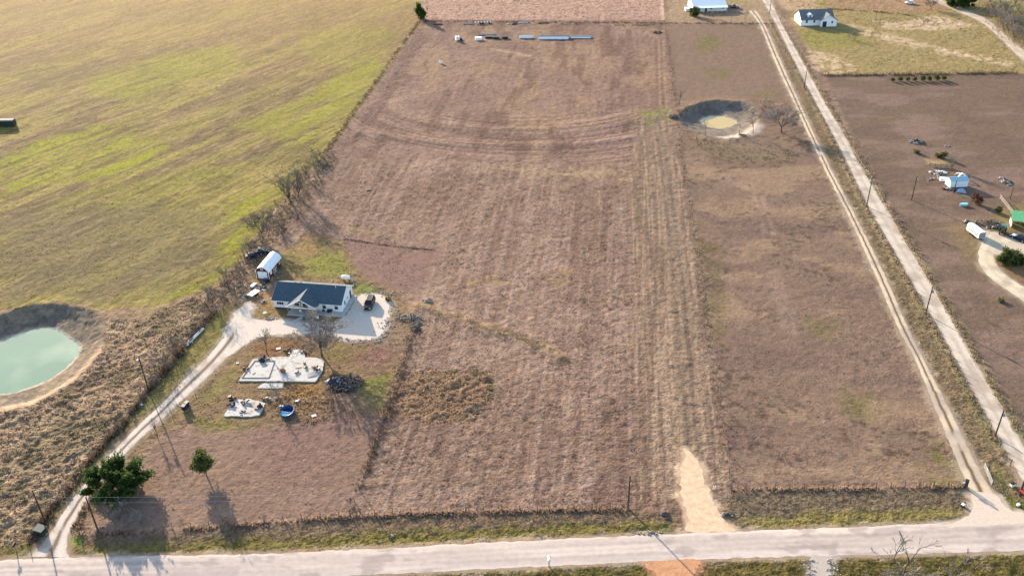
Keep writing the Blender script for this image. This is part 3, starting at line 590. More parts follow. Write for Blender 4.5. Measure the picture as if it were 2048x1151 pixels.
# dust beside the gravel, and soil dropped a little under every sheet
WZ = np.zeros(len(X))
for k, pg in enumerate(ROADS):
    i = near(pg, 2.5); d = sdist(pg, X[i], Y[i])
    blend(i, RCOL[k], sstep(-1.5, .3, d+(n3[i]-.5)*3.2)*.8); w = sstep(-1.2, -.1, d); RO[i] *= 1-w; WZ[i] = np.maximum(WZ[i], w)
RO *= np.abs(GX.ravel()+4) < 1.2*np.repeat(hw, nx_)
RO *= (Y > 90)
rel = (fbm(X/1.7, Y/1.7, 3, 81)-.5)*.46+(fbm(X/.7, Y/.7, 2, 83)-.5)*.34+(nst-.5)*.16+STR*(ss1-.5)*.10
Z = Z+RO*rel*np.where(Y < 560, 1, 0)-.02+(fbm(X/25, Y/25, 3, 85)-.5)*.35*(RO > .2)*np.clip(RO, 0, 1)
Z = Z*(1-WZ)-.006*WZ
COL *= (1+.42*np.clip(RO*2, .3, 1)*(fbm(X/.8, Y/.8, 3, 87)-.5)*2)[:, None]
idx = np.arange(ny_*nx_).reshape(ny_, nx_)
Fq = np.stack([idx[:-1, :-1], idx[:-1, 1:], idx[1:, 1:], idx[1:, :-1]], -1).reshape(-1, 4)
m_ground = gmat('field_soil_and_grass', .18, 1.3, .42, 2.0, battr='ro')
g_o = link('ground', np_mesh('ground', np.c_[X, Y, Z], Fq, m_ground, COL, True, {'ro': RO})); g_o['kind'] = 'structure'
g_o['label'] = 'mown brown pasture and hay fields'
# a lookup for the height and colour of the ground
def near_idx(x, y):
    x = np.asarray(x); y = np.asarray(y); y0 = y+.0226*x*np.clip((y-60)/60, 0, 1)
    j = np.clip(np.searchsorted(ys, y0), 0, ny_-1); h_ = np.maximum(44+.435*ys[j], 75.)
    k = np.clip(np.searchsorted(us, (x+4)/h_), 0, nx_-1); return j*nx_+k
def gz(x, y): return float(Z[near_idx([x], [y])[0]])
def PZ(px, py):
    x, y = P(px, py); return (x, y, gz(x, y))
# sun-dried grass in tufts
TV, TF, TC = [], [], []
def tufts(px, dens, h, c, K=5, wide=.10, spread=.25, world=None, cmix=.5, line=None, keep=None, seed=0):
    r = np.random.default_rng(100+seed+len(TV))
    if line is not None:
        ln = resample(smooth_line(PL(line), 2), .25); n = int(len(ln)*.25*dens)
        k = r.integers(0, len(ln), n); p = ln[k]+r.normal(0, 1, (n, 2))*spread*1.2
    else:
        pg = PL(px) if world is None else world; a, b = pg.min(0), pg.max(0); n = int((b-a).prod()*dens)
        p = r.uniform(a, b, (n, 2)); p = p[sdist(pg, p[:, 0], p[:, 1]) > 0]
    if keep is not None: p = p[keep(p[:, 0], p[:, 1]) > r.uniform(0, 1, len(p))]
    for pg in ROADS:
        b0, b1 = pg.min(0), pg.max(0); q = np.nonzero((p[:, 0] > b0[0]) & (p[:, 0] < b1[0]) & (p[:, 1] > b0[1]) & (p[:, 1] < b1[1]))[0]
        if len(q): p = np.delete(p, q[sdist(pg, p[q, 0], p[q, 1]) > r.uniform(-.2, .7, len(q))], 0)
    n = len(p)
    if not n: return
    gi = near_idx(p[:, 0], p[:, 1]); z = Z[gi]-.03; gc = COL[gi]
    hh = r.uniform(h[0], h[1], n); cc = gc*(1-cmix)+np.asarray(c)*cmix; cc = (cc*.8+cc.mean(1, keepdims=True)*.2)*r.uniform(.95, 1.6, (n, 1))
    an = r.uniform(0, 2*np.pi, (n, K)); lean = r.uniform(.1, .8, (n, K))*spread; bw = wide*r.uniform(.6, 1.3, (n, K))
    dx, dy = np.cos(an), np.sin(an); r0 = r.uniform(0, .5, (n, K))*spread
    bx, by = p[:, :1]+dx*r0, p[:, 1:]+dy*r0; kh = hh[:, None]*r.uniform(.6, 1.1, (n, K))
    v = np.stack([np.stack([bx-dy*bw, by+dx*bw, z[:, None]+0*bx], -1), np.stack([bx+dy*bw, by-dx*bw, z[:, None]+0*bx], -1), np.stack([bx+dx*lean, by+dy*lean, z[:, None]+kh], -1)], 2)
    o = sum(len(a) for a in TV); v = v.reshape(-1, 3); TV.append(v); TF.append(np.arange(len(v)).reshape(-1, 3)+o); TC.append(np.repeat(cc, K*3, 0))
ST = S(182, 152, 122); BRN = S(120, 98, 76)
def patchy(s, lo, hi, sd_): return lambda x, y: sstep(lo, hi, fbm(x/s, y/s, 3, sd_))
tufts([(700, 1030), (830, 660), (870, 605), (600, 470), (660, 330), (1258, 334), (1275, 1010)], 1.5, (.10, .26), S(170, 140, 122), 4, .10, .25, keep=patchy(4, .3, .6, 91))
tufts([(330, 868), (780, 835), (700, 1028), (250, 1052)], .7, (.08, .2), S(168, 138, 122), 4, .09, .22, keep=patchy(4, .35, .65, 92))
tufts([(1385, 340), (1660, 350), (1920, 965), (1470, 975)], .8, (.08, .20), S(168, 138, 122), 4, .10, .25, keep=patchy(5, .38, .62, 93))
tufts([(1262, 330), (1280, 240), (1345, 210), (1365, 330), (1455, 1000), (1290, 1000)], 1.1, (.05, .18), S(194, 164, 142), 5, .10, .30, keep=patchy(2, .3, .6, 94))
tufts(UP, .25, (.12, .28), ST, 4, .14, .3, keep=patchy(6, .35, .6, 95))
tufts([(840, -40), (1322, -40), (1322, 38), (845, 38)], .35, (.3, .6), S(214, 172, 154), 4, .2, .4)
tufts(RG, 4.6, (.08, .32), S(188, 160, 138), 5, .11, .28, keep=patchy(1.6, .35, .6, 96), cmix=.65)
tufts(RG, .7, (.2, .45), S(120, 106, 76), 5, .13, .34, keep=patchy(3, .45, .62, 97))
tufts([(0, 600), (0, 250), (400, 150), (700, 200), (640, 310), (500, 478), (420, 575), (200, 600)], .45, (.08, .2), S(170, 152, 96), 4, .14, .28, keep=patchy(6, .35, .6, 98))
tufts([(792, 742), (985, 740), (984, 800), (960, 835), (870, 850), (760, 830), (775, 780)], 3, (.10, .30), S(196, 160, 134), 5, .11, .3, keep=patchy(1.6, .35, .55, 99))
tufts([(150, 1076), (440, 1062), (1000, 1024), (1340, 1030), (1340, 1064), (1024, 1080), (512, 1105), (150, 1110)], 5, (.06, .22), S(150, 136, 84), 4, .07, .2, keep=patchy(2, .25, .6, 101))
tufts([(1464, 986), (1925, 978), (1945, 1010), (1880, 1046), (1536, 1058), (1470, 1056)], 4, (.06, .20), S(140, 126, 84), 4, .07, .2, keep=patchy(2, .25, .6, 102))
tufts([(-20, 1172), (741, 1153), (1290, 1125), (2100, 1108), (2100, 1190), (-20, 1190)], 6, (.06, .22), S(118, 110, 62), 4, .06, .18)
tufts(YD, 2., (.08, .3), S(158, 130, 92), 4, .09, .22, keep=patchy(2.5, .35, .62, 103))
tufts([(560, 760), (660, 780), (690, 820), (620, 850), (540, 840)], 3, (.12, .45), S(172, 138, 108), 5, .1, .3)
tufts([(1545, -40), (2100, -40), (2040, 146), (1650, 151)], .3, (.2, .5), S(190, 160, 110), 4, .2, .4, keep=patchy(5, .35, .6, 104))
tufts([(1540, 60), (1640, 230), (1900, 705), (2030, 975), (1960, 925), (1850, 722), (1685, 377), (1565, 121)], .9, (.08, .25), S(150, 128, 92), 4, .12, .25)
tufts([(1370, 272), (1430, 282), (1600, 310), (1560, 335), (1440, 325)], 1.5, (.15, .4), S(120, 102, 78), 4, .13, .3, keep=patchy(2, .4, .6, 105))
# tall grass the mower leaves along the fences
for ln, dn, h_, c_, sp in [([(152, 1070), (440, 1054), (700, 1031), (1000, 1022), (1256, 1017)], 24, (.15, .75), S(186, 154, 128), .30), ([(700, 1030), (735, 930), (775, 820), (800, 745), (830, 660)], 16, (.2, .6), S(150, 122, 98), .5),
        ([(1466, 979), (1700, 977), (1925, 972)], 24, (.15, .7), S(206, 172, 134), .26), ([(1540, 45), (1606, 168), (1656, 262), (1728, 412), (1814, 560), (1894, 702), (1972, 845), (2014, 922)], 14, (.25, .7), S(180, 152, 118), .35),
        ([(1545, 20), (1616, 137), (1688, 262), (1780, 421), (1860, 556), (1946, 702), (2040, 865)], 16, (.3, .8), S(178, 150, 118), .5), ([(1650, 151), (1850, 149), (2040, 146)], 14, (.5, 1.1), S(96, 86, 62), .6),
        ([(1330, 46), (1545, 48)], 8, (.4, .8), S(110, 90, 72), .5), ([(843, 42), (1328, 46)], 6, (.4, 1.0), S(120, 96, 80), .6), ([(1333, 60), (1365, 320), (1400, 540), (1463, 990)], 4, (.15, .4), S(150, 124, 100), .5),
        ([(1655, 18), (1760, 24), (1830, 32)], 8, (.5, 1.), S(96, 78, 60), .6), ([(56, 1088), (112, 1005), (172, 930), (250, 842), (302, 776), (345, 724), (385, 672), (425, 628)], 26, (.4, 1.1), S(116, 92, 74), .45),
        ([(838, 612), (940, 645), (1080, 690)], 14, (.1, .35), S(192, 160, 126), .9), ([(838, 42), (750, 165), (650, 305)], 8, (.3, .7), S(140, 116, 88), .5), ([(690, 478), (800, 494), (870, 500)], 10, (.15, .35), S(110, 88, 78), .2), ([(160, 1065), (150, 1040), (180, 1000), (225, 935)], 20, (.3, .8), S(150, 120, 95), .4)]:
    tufts(None, dn, h_, c_, 5, .08, sp, line=ln, cmix=.6, keep=patchy(2.2, .22, .6, 111))
o = link('dry_grass', np_mesh('dry_grass', np.concatenate(TV), np.concatenate(TF), M['grass'], np.concatenate(TC))); o['kind'] = 'stuff'
o['label'] = 'sun-dried grass tufts over the fields, fence lines and verges'; print('tuft tris', sum(len(a) for a in TF))
# ------------------------------------------------------------------ buildings
def ang(a, b):
    p, q = P(*a), P(*b); return math.atan2(q[1]-p[1], q[0]-p[0])
def window(par, c, w, h, axis='x', out=-1, n=2, rows=1, trim=None, pane=None, deep=.06):
    """framed window on a wall; axis = wall direction, out = side it faces"""
    f = MB(); b = .09; cx, cy, cz = c
    def put(mb, u, z, du, dz, d, k=0):
        if axis == 'x': mb.box((cx+u, cy+out*k, cz+z), (du, d, dz))
        else: mb.box((cx+out*k, cy+u, cz+z), (d, du, dz))
    put(f, -w/2, 0, b, h+b, deep); put(f, w/2, 0, b, h+b, deep); put(f, 0, h/2, w-b, b, deep); put(f, 0, -h/2, w-b, b*1.3, deep+.03)
    for i in range(1, n): put(f, -w/2+w*i/n, 0, .05, h-b, deep*.8)
    for i in range(1, rows): put(f, 0, -h/2+h*i/rows, w-b, .05, deep*.7)
    o = obj('window', f, trim or M['trim'], par)
    g = MB(); put(g, 0, 0, w-b, h-b, .02, .0); obj('pane', g, pane or M['glass'], o)
    return o
# --- the white house with the dark roof
hx, hy = P(549, 614.9); HR = R_(-9.8)
hs = thing('house', 'white single storey house with dark shingle roof and timber gabled porch', 'house', (hx, hy, 0), HR)
Lh, Dh, Wh, Rg = 17.6, 8.4, 2.65, 4.95
b = MB(); b.prism([(0, .25), (Dh, .25), (Dh, Wh), (Dh/2, Rg-.18), (0, Wh)], 0, Lh, 'X'); obj('wall', b, M['siding'], hs)
b = MB(); b.box((Lh/2, Dh/2, .12), (Lh-.1, Dh-.1, .26)); obj('foundation', b, M['black'], hs)
sl_ = (Rg-Wh)/(Dh/2+.0)
ez = Wh-.55*sl_
b = MB(); b.slab([(-.25, -.55, ez), (Lh+.25, -.55, ez), (Lh+.25, Dh/2, Rg), (-.25, Dh/2, Rg)], .13); b.slab([(Lh+.25, Dh+.55, ez), (-.25, Dh+.55, ez), (-.25, Dh/2+.002, Rg), (Lh+.25, Dh/2+.002, Rg)], .13)
rf = obj('roof', b, M['shingle'], hs)
b = MB(); b.tube((-.25, Dh/2, Rg+.12), (Lh+.25, Dh/2, Rg+.12), .07, .07, 6); obj('ridge_cap', b, M['shingle'], rf)
b = MB(); b.tube((15.3, 3.6, Rg-.4), (15.3, 3.6, Rg+.35), .06, .06, 8); obj('vent_pipe', b, M['trim'], rf)
for x_ in (4.2, 5.6): b = MB(); b.box((x_, 5.2, Rg-.35), (.35, .35, .3)); obj('roof_vent', b, M['black'], rf)
b = MB(); b.box((Lh/2, -.6, ez+.02), (Lh+.5, .04, .2)); b.box((Lh/2, Dh+.6, ez+.02), (Lh+.5, .04, .2)); obj('fascia', b, M['trim'], rf)
for x_ in (-.27, Lh+.27):
    b = MB(); b.slab([(x_-.02, -.55, ez-.06), (x_+.02, -.55, ez-.06), (x_+.02, Dh/2, Rg-.06), (x_-.02, Dh/2, Rg-.06)], .17); b.slab([(x_+.02, Dh+.55, ez-.06), (x_-.02, Dh+.55, ez-.06), (x_-.02, Dh/2+.01, Rg-.06), (x_+.02, Dh/2+.01, Rg-.06)], .17); obj('barge_board', b, M['trim'], rf)
window(hs, (1.75, -.02, 1.65), 1.8, 1.2, n=3); window(hs, (13.1, -.02, 1.55), .95, 1.5, rows=2, n=1); window(hs, (16.2, -.02, 1.55), .95, 1.5, rows=2, n=1)
window(hs, (Lh+.02, 2.3, 1.5), .9, 1.3, 'y', 1, 1, 2); window(hs, (Lh+.02, 4.3, 1.75), .6, .7, 'y', 1, 1, 1)
d_ = MB(); d_.box((Lh+.02, 6.7, 1.3), (.06, .95, 2.05)); dr = obj('door', d_, M['black'], hs); k_ = MB(); k_.lathe([(.0, 0), (.04, .02), (.04, .06)], (Lh+.06, 6.35, 1.25), 8, 'X'); obj('handle', k_, M['chrome'], dr)
d_ = MB(); d_.box((8.1, -.02, 1.3), (1., .06, 2.05)); dr = obj('door', d_, M['black'], hs); k_ = MB(); k_.lathe([(.0, 0), (.04, .02), (.04, .06)], (8.5, -.1, 1.25), 8, 'Y'); obj('handle', k_, M['chrome'], dr)
window(hs, (6.1, -.02, 1.55), 1.1, 1.3, n=2); window(hs, (10.4, -.02, 1.55), 1.1, 1.3, n=2)
px0, px1, pr, pz = 4.3, 12.2, 8.25, 4.62; fy = -2.9; vy = (pz-ez)/sl_-.55
b = MB(); b.slab([(px0, fy, ez), (pr, fy, pz), (pr, vy, pz), (px0, -.5, ez)][::-1], .12); b.slab([(pr+.002, fy, pz), (px1, fy, ez), (px1, -.5, ez), (pr+.002, vy, pz)][::-1], .12)
pf = obj('porch_roof', b, M['shingle'], hs)
b = MB(); b.slab([(px0, fy-.04, ez-.12), (pr, fy-.04, pz-.12), (pr, fy, pz-.12), (px0, fy, ez-.12)], .24); b.slab([(pr, fy-.04, pz-.12), (px1, fy-.04, ez-.12), (px1, fy, ez-.12), (pr, fy, pz-.12)], .24); obj('barge_board', b, M['trim'], pf)
b = MB(); b.box(((px0+px1)/2, fy+.35, ez-.1), (px1-px0-.5, .2, .26)); obj('porch_beam', b, M['trim'], hs)
for a_, c_ in [((pr, ez), (pr, pz-.2)), ((pr-.1, ez+.1), (pr-1.7, ez+.8)), ((pr+.1, ez+.1), (pr+1.7, ez+.8)), ((pr-1.7, ez), (pr-1.7, ez+.8)), ((pr+1.7, ez), (pr+1.7, ez+.8))]:
    b = MB(); b.tube((a_[0], fy+.3, a_[1]), (c_[0], fy+.3, c_[1]), .10, .10, 4); obj('truss_brace', b, M['wood'], hs)
for x_ in (4.75, 7.1, 9.4, 11.75): b = MB(); b.box((x_, fy+.35, ez/2+.12), (.17, .17, ez-.36)); obj('porch_post', b, M['wood'], hs)
b = MB(); b.box(((px0+px1)/2, -1.45, .14), (7.6, 2.9-.04, .28)); obj('porch_floor', b, M['patio'], hs)
b = MB(); b.box((15.3, -1.0, .13), (6.5, 2.0, .26)); b.box((18.2, 3.9, .13), (1.1, 7.8, .26)); obj('patio_slab', b, M['patio'], hs)
def hl(x, y, z=0): c, s = math.cos(HR), math.sin(HR); return (hx+x*c-y*s, hy+x*s+y*c, z)
def chair(name, label, cat, loc, rz, m, group=None, s=1):
    t = thing(name, label, cat, loc, rz, group, s)
    b = MB(); b.box((0, 0, .42), (.52, .5, .05)); obj('seat', b, m, t)
    b = MB(); b.box((0, .25, .72), (.52, .05, .6), rx=-.15); obj('backrest', b, m, t)
    for x_ in (-.23, .23):
        for y_ in (-.22, .22): b = MB(); b.tube((x_, y_, 0), (x_, y_, .41), .025); obj('leg', b, m, t)
    return t
chair('chair', 'white chair on the timber porch of the dark roofed house', 'chair', hl(7.6, -1.7, .285), 2.9, M['white'])
chair('chair', 'teal lawn chair on the ground in front of the porch', 'chair', hl(9.7, -3.9, .01), 3.4, M['teal'], s=1.2)
t = thing('grill', 'black barbecue grill standing on the front patio slab', 'grill', hl(13.3, -1.3, .265), .4)
b = MB(); b.lathe([(.05, .75), (.33, .8), (.36, .95), (.33, 1.1), (.1, 1.25)], (0, 0, 0), 12); obj('lid', b, M['black'], t)
for q in range(3): b = MB(); b.tube((.3*math.cos(q*2.1), .3*math.sin(q*2.1), 0), (.2*math.cos(q*2.1), .2*math.sin(q*2.1), .8), .025); obj('leg', b, M['black'], t)
def crate(name, label, cat, loc, d, rz, m, group=None, lid=None):
    t = thing(name, label, cat, loc, rz, group)
    b = MB(); w, l, h = d; tk = .04
    b.box((0, 0, tk/2), (w, l, tk))
    for x_ in (-1, 1): b.box((x_*(w/2-tk/2), 0, h/2+tk/2), (tk, l, h-tk))
    for y_ in (-1, 1): b.box((0, y_*(l/2-tk/2), h/2+tk/2), (w-2*tk, tk, h-tk))
    obj('box_body', b, m, t)
    b = MB(); b.box((0, 0, h+.03), (w+.04, l+.04, .06), rx=.05); obj('lid', b, lid or m, t); return t
crate('storage_box', 'dark storage box beside the porch steps', 'box', hl(10.9, -3.6, .0), (.9, .5, .5), .2, M['black'])
crate('storage_box', 'white storage box at the right end of the porch', 'box', hl(12.3, -3.2, .0), (.6, .5, .5), -.2, M['white'])
crate('storage_box', 'black storage box against the front wall on the patio slab', 'box', hl(14.6, -.5, .265), (1.2, .6, .6), 0, M['black'])
crate('storage_box', 'brown cardboard box inside the shaded porch', 'box', hl(10.6, -1.3, .285), (.7, .6, .6), .3, M['tan'])
t = thing('walkway', 'pale concrete walkway slab leading up to the porch', 'walkway', hl(7.7, -4.6, 0), HR-.5); b = MB(); b.box((0, 0, .05), (1.0, 3.0, .12)); o = obj('walkway_slab', b, M['patio'], t)
t = thing('patio_table', 'round teal table on the grass left of the porch', 'table', PZ(530.5, 630), .2)
b = MB(); b.lathe([(.5, .68), (.52, .71), (.5, .74)], (0, 0, 0), 14); obj('tabletop', b, M['teal'], t)
for q in range(3): b = MB(); b.tube((.35*math.cos(q*2.1), .35*math.sin(q*2.1), 0), (.25*math.cos(q*2.1), .25*math.sin(q*2.1), .69), .03); obj('leg', b, M['teal'], t)

# --- red barn-style shed with a pale gambrel roof
bx_, by_ = P(513.8, 556.2); SR = R_(-11.5)
sh = thing('shed', 'red barn shed with white curved roof and white garage door', 'shed', (bx_, by_, 0), SR)
Ls, Ws, hs_ = 7.9, 3.6, 2.15
prof = [(0, hs_), (.22, 2.75), (.75, 3.3), (1.3, 3.6), (1.8, 3.72), (2.3, 3.6), (2.85, 3.3), (3.38, 2.75), (3.6, hs_)]
b = MB(); b.prism([(0, .1)]+[(u, z-.08 if 0 < u < 3.6 else z) for u, z in prof]+[(3.6, .1)], 0, Ls); obj('wall', b, M['red'], sh)
b = MB(); po = [(-.18, hs_-.1)]+[(u, z) for u, z in prof]+[(3.78, hs_-.1)]; pi = [(u*.985+.027, z-.06) for u, z in po]
b.prism(po+pi[::-1], -.22, Ls+.22)
rf = obj('roof', b, M['white_metal'], sh)
b = MB()
for (u0, z0), (u1, z1) in zip(po[:-1], po[1:]): b.slab([(u0, -.24, z0-.14), (u1, -.24, z1-.14), (u1, -.20, z1-.14), (u0, -.20, z0-.14)], .13)
obj('roof_trim', b, M['trim'], rf)
b = MB(); b.box((1.8, -.03, 1.15), (2.6, .06, 2.05))
gd = obj('garage_door', b, M['white'], sh)
for q in range(4): b = MB(); b.box((1.8, -.07, .4+.5*q), (2.5, .03, .44)); obj('door_panel', b, M['white'], gd)
for x_ in (.06, 3.54):
    for y_ in (-.02, Ls+.02): b = MB(); b.box((x_, y_, 1.1), (.14, .08, 2.0)); obj('corner_trim', b, M['trim'], sh)
window(sh, (1.8, -.02, 2.85), .55, .5, n=1)
window(sh, (Ws+.02, 1.3, 1.35), .8, .8, 'y', 1, 2, 2, pane=M['white']); window(sh, (Ws+.02, 6.7, 1.35), .8, .8, 'y', 1, 2, 2)
for y_ in (3.2, 4.1):
    b = MB(); b.box((Ws+.03, y_, 1.1), (.05, .85, 1.95)); dd = obj('door', b, M['red'], sh)
    b = MB()
    for u, z, du, dz in [(-.4, 1.1, .08, 1.95), (.4, 1.1, .08, 1.95), (0, .15, .72, .08), (0, 2.03, .72, .08), (0, 1.05, .72, .08)]: b.box((Ws+.07, y_+u, z), (.04, du, dz))
    obj('door_trim', b, M['trim'], dd); b = MB(); b.box((Ws+.06, y_, 1.55), (.03, .55, .7)); obj('pane', b, M['glass'], dd)
c_, s_ = math.cos(SR), math.sin(SR)
def sl2(x, y, z=0): return (bx_+x*c_-y*s_, by_+x*s_+y*c_, z)
t = thing('pallet', 'wooden pallet lying by the side door of the red shed', 'pallet', sl2(4.5, 3.6), SR)
for q in range(6): b = MB(); b.box((0, -.55+.22*q, .12), (1.1, .14, .03)); obj('slat', b, M['grey_wood'], t)
for q in (-.5, 0, .5): b = MB(); b.box((q, 0, .05), (.08, 1.2, .10)); obj('bearer', b, M['grey_wood'], t)
t = thing('tractor_mower', 'small blue riding mower parked in front of the red shed', 'mower', PZ(533, 563), .8)
b = MB(); b.loft([[(-.3, y_, .25), (.3, y_, .25), (.27, y_, z_), (-.27, y_, z_)] for y_, z_ in ((0, .55), (.3, .8), (.9, .75), (1., .5))]); obj('hood', b, M['blue'], t)
b = MB(); b.box((0, -.45, .35), (.6, .9, .2)); obj('body', b, M['black'], t); b = MB(); b.box((0, -.4, .62), (.45, .4, .1)); b.box((0, -.62, .85), (.45, .08, .4)); obj('seat', b, M['black'], t)
for x_, y_, r_ in ((-.4, -.55, .28), (.4, -.55, .28), (-.38, .6, .2), (.38, .6, .2)):
    b = MB(); b.lathe([(r_*.6, -.1), (r_, -.07), (r_, .07), (r_*.6, .1)], (x_, y_, r_), 12, 'X'); obj('wheel', b, M['rubber'], t)
# --- house far right, house with a metal roof, green-roofed stall
def far_house(name, label, cat, px_a, px_b, depth, wh, rg, m_roof, wins, doors, ridge='x', gz_=0):
    (x0, y0), (x1, y1) = P(*px_a), P(*px_b); L = math.hypot(x1-x0, y1-y0); rz = math.atan2(y1-y0, x1-x0)
    t = thing(name, label, cat, (x0, y0, 0), rz); b = MB()
    b.prism([(0, .0), (depth, .0), (depth, wh), (depth/2, rg-.15), (0, wh)], 0, L, 'X'); obj('wall', b, M['siding'], t)
    k = (rg-wh)/(depth/2); e = wh-.5*k; b = MB()
    b.slab([(-.3, -.5, e), (L+.3, -.5, e), (L+.3, depth/2, rg), (-.3, depth/2, rg)], .13); b.slab([(L+.3, depth+.5, e), (-.3, depth+.5, e), (-.3, depth/2+.003, rg), (L+.3, depth/2+.003, rg)], .13)
    r = obj('roof', b, m_roof, t)
    for x_, z_, w_, h_ in wins: window(t, (x_, -.02, z_), w_, h_, n=1, rows=2)
    for x_, w_ in doors: b = MB(); b.box((x_, -.03, 1.05), (w_, .06, 2.1)); obj('door', b, M['dark_green'], t)
    return t, r, L
t, r, L = far_house('house', 'white two-winged cottage with grey roof and front dormer in the far pasture', 'house', (1601, 52), (1666, 50), 10, 3.0, 6.2, M['shingle_grey'], [(2.7, 1.9, 1., 1.4), (6.3, 1.9, 1., 1.3)], [])
b = MB(); b.prism([(8.6, .0), (L+.6, .0), (L+.6, 3.), ((L+9.2)/2, 5.2), (8.6, 3.)], -2.6, 5); obj('wing_wall', b, M['siding'], t)
xm = (L+9.2)/2; b = MB(); b.slab([(8.2, -3., 2.8), (8.2, 5, 2.8), (xm, 5, 5.45), (xm, -3., 5.45)][::-1], .12); b.slab([(L+1., 5, 2.8), (L+1., -3., 2.8), (xm+.003, -3., 5.45), (xm+.003, 5, 5.45)][::-1], .12); obj('wing_roof', b, M['shingle_grey'], t)
window(t, (L-1.6, -2.62, 2.), 1., 1.1, n=1, rows=2); b = MB(); b.box((10.4, -2.63, 1.2), (1.9, .06, 2.4)); obj('door', b, M['dark_green'], t)
b = MB(); b.prism([(3.2, 3.2), (5.4, 3.2), (5.4, 4.6), (4.3, 5.2), (3.2, 4.6)], .9, 4.5); dm = obj('dormer', b, M['siding'], t)
b = MB(); b.slab([(2.9, .6, 4.5), (2.9, 4.6, 4.5), (4.3, 4.6, 5.3), (4.3, .6, 5.3)][::-1], .1); b.slab([(5.7, 4.6, 4.5), (5.7, .6, 4.5), (4.303, .6, 5.3), (4.303, 4.6, 5.3)][::-1], .1); obj('dormer_roof', b, M['white_metal'], dm)
b = MB(); b.box((4.3, .88, 4.2), (.8, .05, .8)); obj('pane', b, M['glass'], dm)
t, r, L = far_house('house', 'low house with shiny white metal roof behind bare yard trees', 'house', (1386, 24), (1452, 22), 13, 2.7, 4.6, M['white_metal'], [(3, 1.6, 1.2, 1.2), (9, 1.6, 1.2, 1.2), (15, 1.6, 1.2, 1.2)], [(6.5, 1.)])
for q in range(7): b = MB(); b.box((2.2+q*(L-2.5)/6, -2.4, 1.2), (.15, .15, 2.4)); obj('porch_post', b, M['trim'], t)
b = MB(); b.slab([(1.5, -2.8, 2.35), (L+.3, -2.8, 2.35), (L+.3, -.2, 2.75), (1.5, -.2, 2.75)], .08); obj('porch_roof', b, M['white_metal'], t)
b = MB(); b.box((-1.8, 3, 1.2), (3.6, 3.5, .12)); b.box((-1.8, 3, .6), (3.2, 3.2, 1.1)); obj('side_room', b, M['white'], t)
# storage shed right side
a0 = ang((1899, 376), (1934, 374)); x0, y0 = P(1899, 376.5)
t = thing('shed', 'small white shed with pale blue roof among junk in the right pasture', 'shed', (x0, y0, 0), a0); L = 5.6
b = MB(); b.prism([(0, .2), (3, .2), (3, 2.3), (1.5, 2.95), (0, 2.3)], 0, L, 'X'); obj('wall', b, M['white_metal'], t)
b = MB(); b.slab([(-.15, -.2, 2.22), (L+.15, -.2, 2.22), (L+.15, 1.5, 3.0), (-.15, 1.5, 3.0)], .06); b.slab([(L+.15, 3.2, 2.22), (-.15, 3.2, 2.22), (-.15, 1.503, 3.0), (L+.15, 1.503, 3.0)], .06); obj('roof', b, M['roof_blue'], t)
b = MB(); b.box((-.03, 1.5, 1.2), (.05, 1.2, 1.9)); obj('door', b, M['white'], t)
for x_ in (.4, L/2, L-.4): b = MB(); b.box((x_, 1.5, .1), (.3, 2.8, .2)); obj('skid', b, M['grey_wood'], t)
x0, y0 = P(2046, 452); t = thing('shelter', 'open livestock shelter with green metal roof at the right edge', 'shelter', (x0, y0, 0), R_(-20))
b = MB(); b.slab([(-3.5, -2.2, 2.3), (5.5, -2.2, 2.3), (5.5, 2.6, 3.2), (-3.5, 2.6, 3.2)], .08); obj('roof', b, M['roof_green'], t)
for x_ in (-3.2, 1, 5.2):
    for y_, h_ in ((-1.9, 2.3), (2.3, 3.1)): b = MB(); b.box((x_, y_, h_/2), (.16, .16, h_)); obj('post', b, M['wood'], t)
b = MB(); b.box((1, 2.5, 1.), (8.4, .06, 1.8)); obj('back_wall', b, M['white'], t)
b = MB(); b.box((-3.3, 0, .8), (.06, 3.4, 1.3)); obj('side_wall', b, M['white'], t)

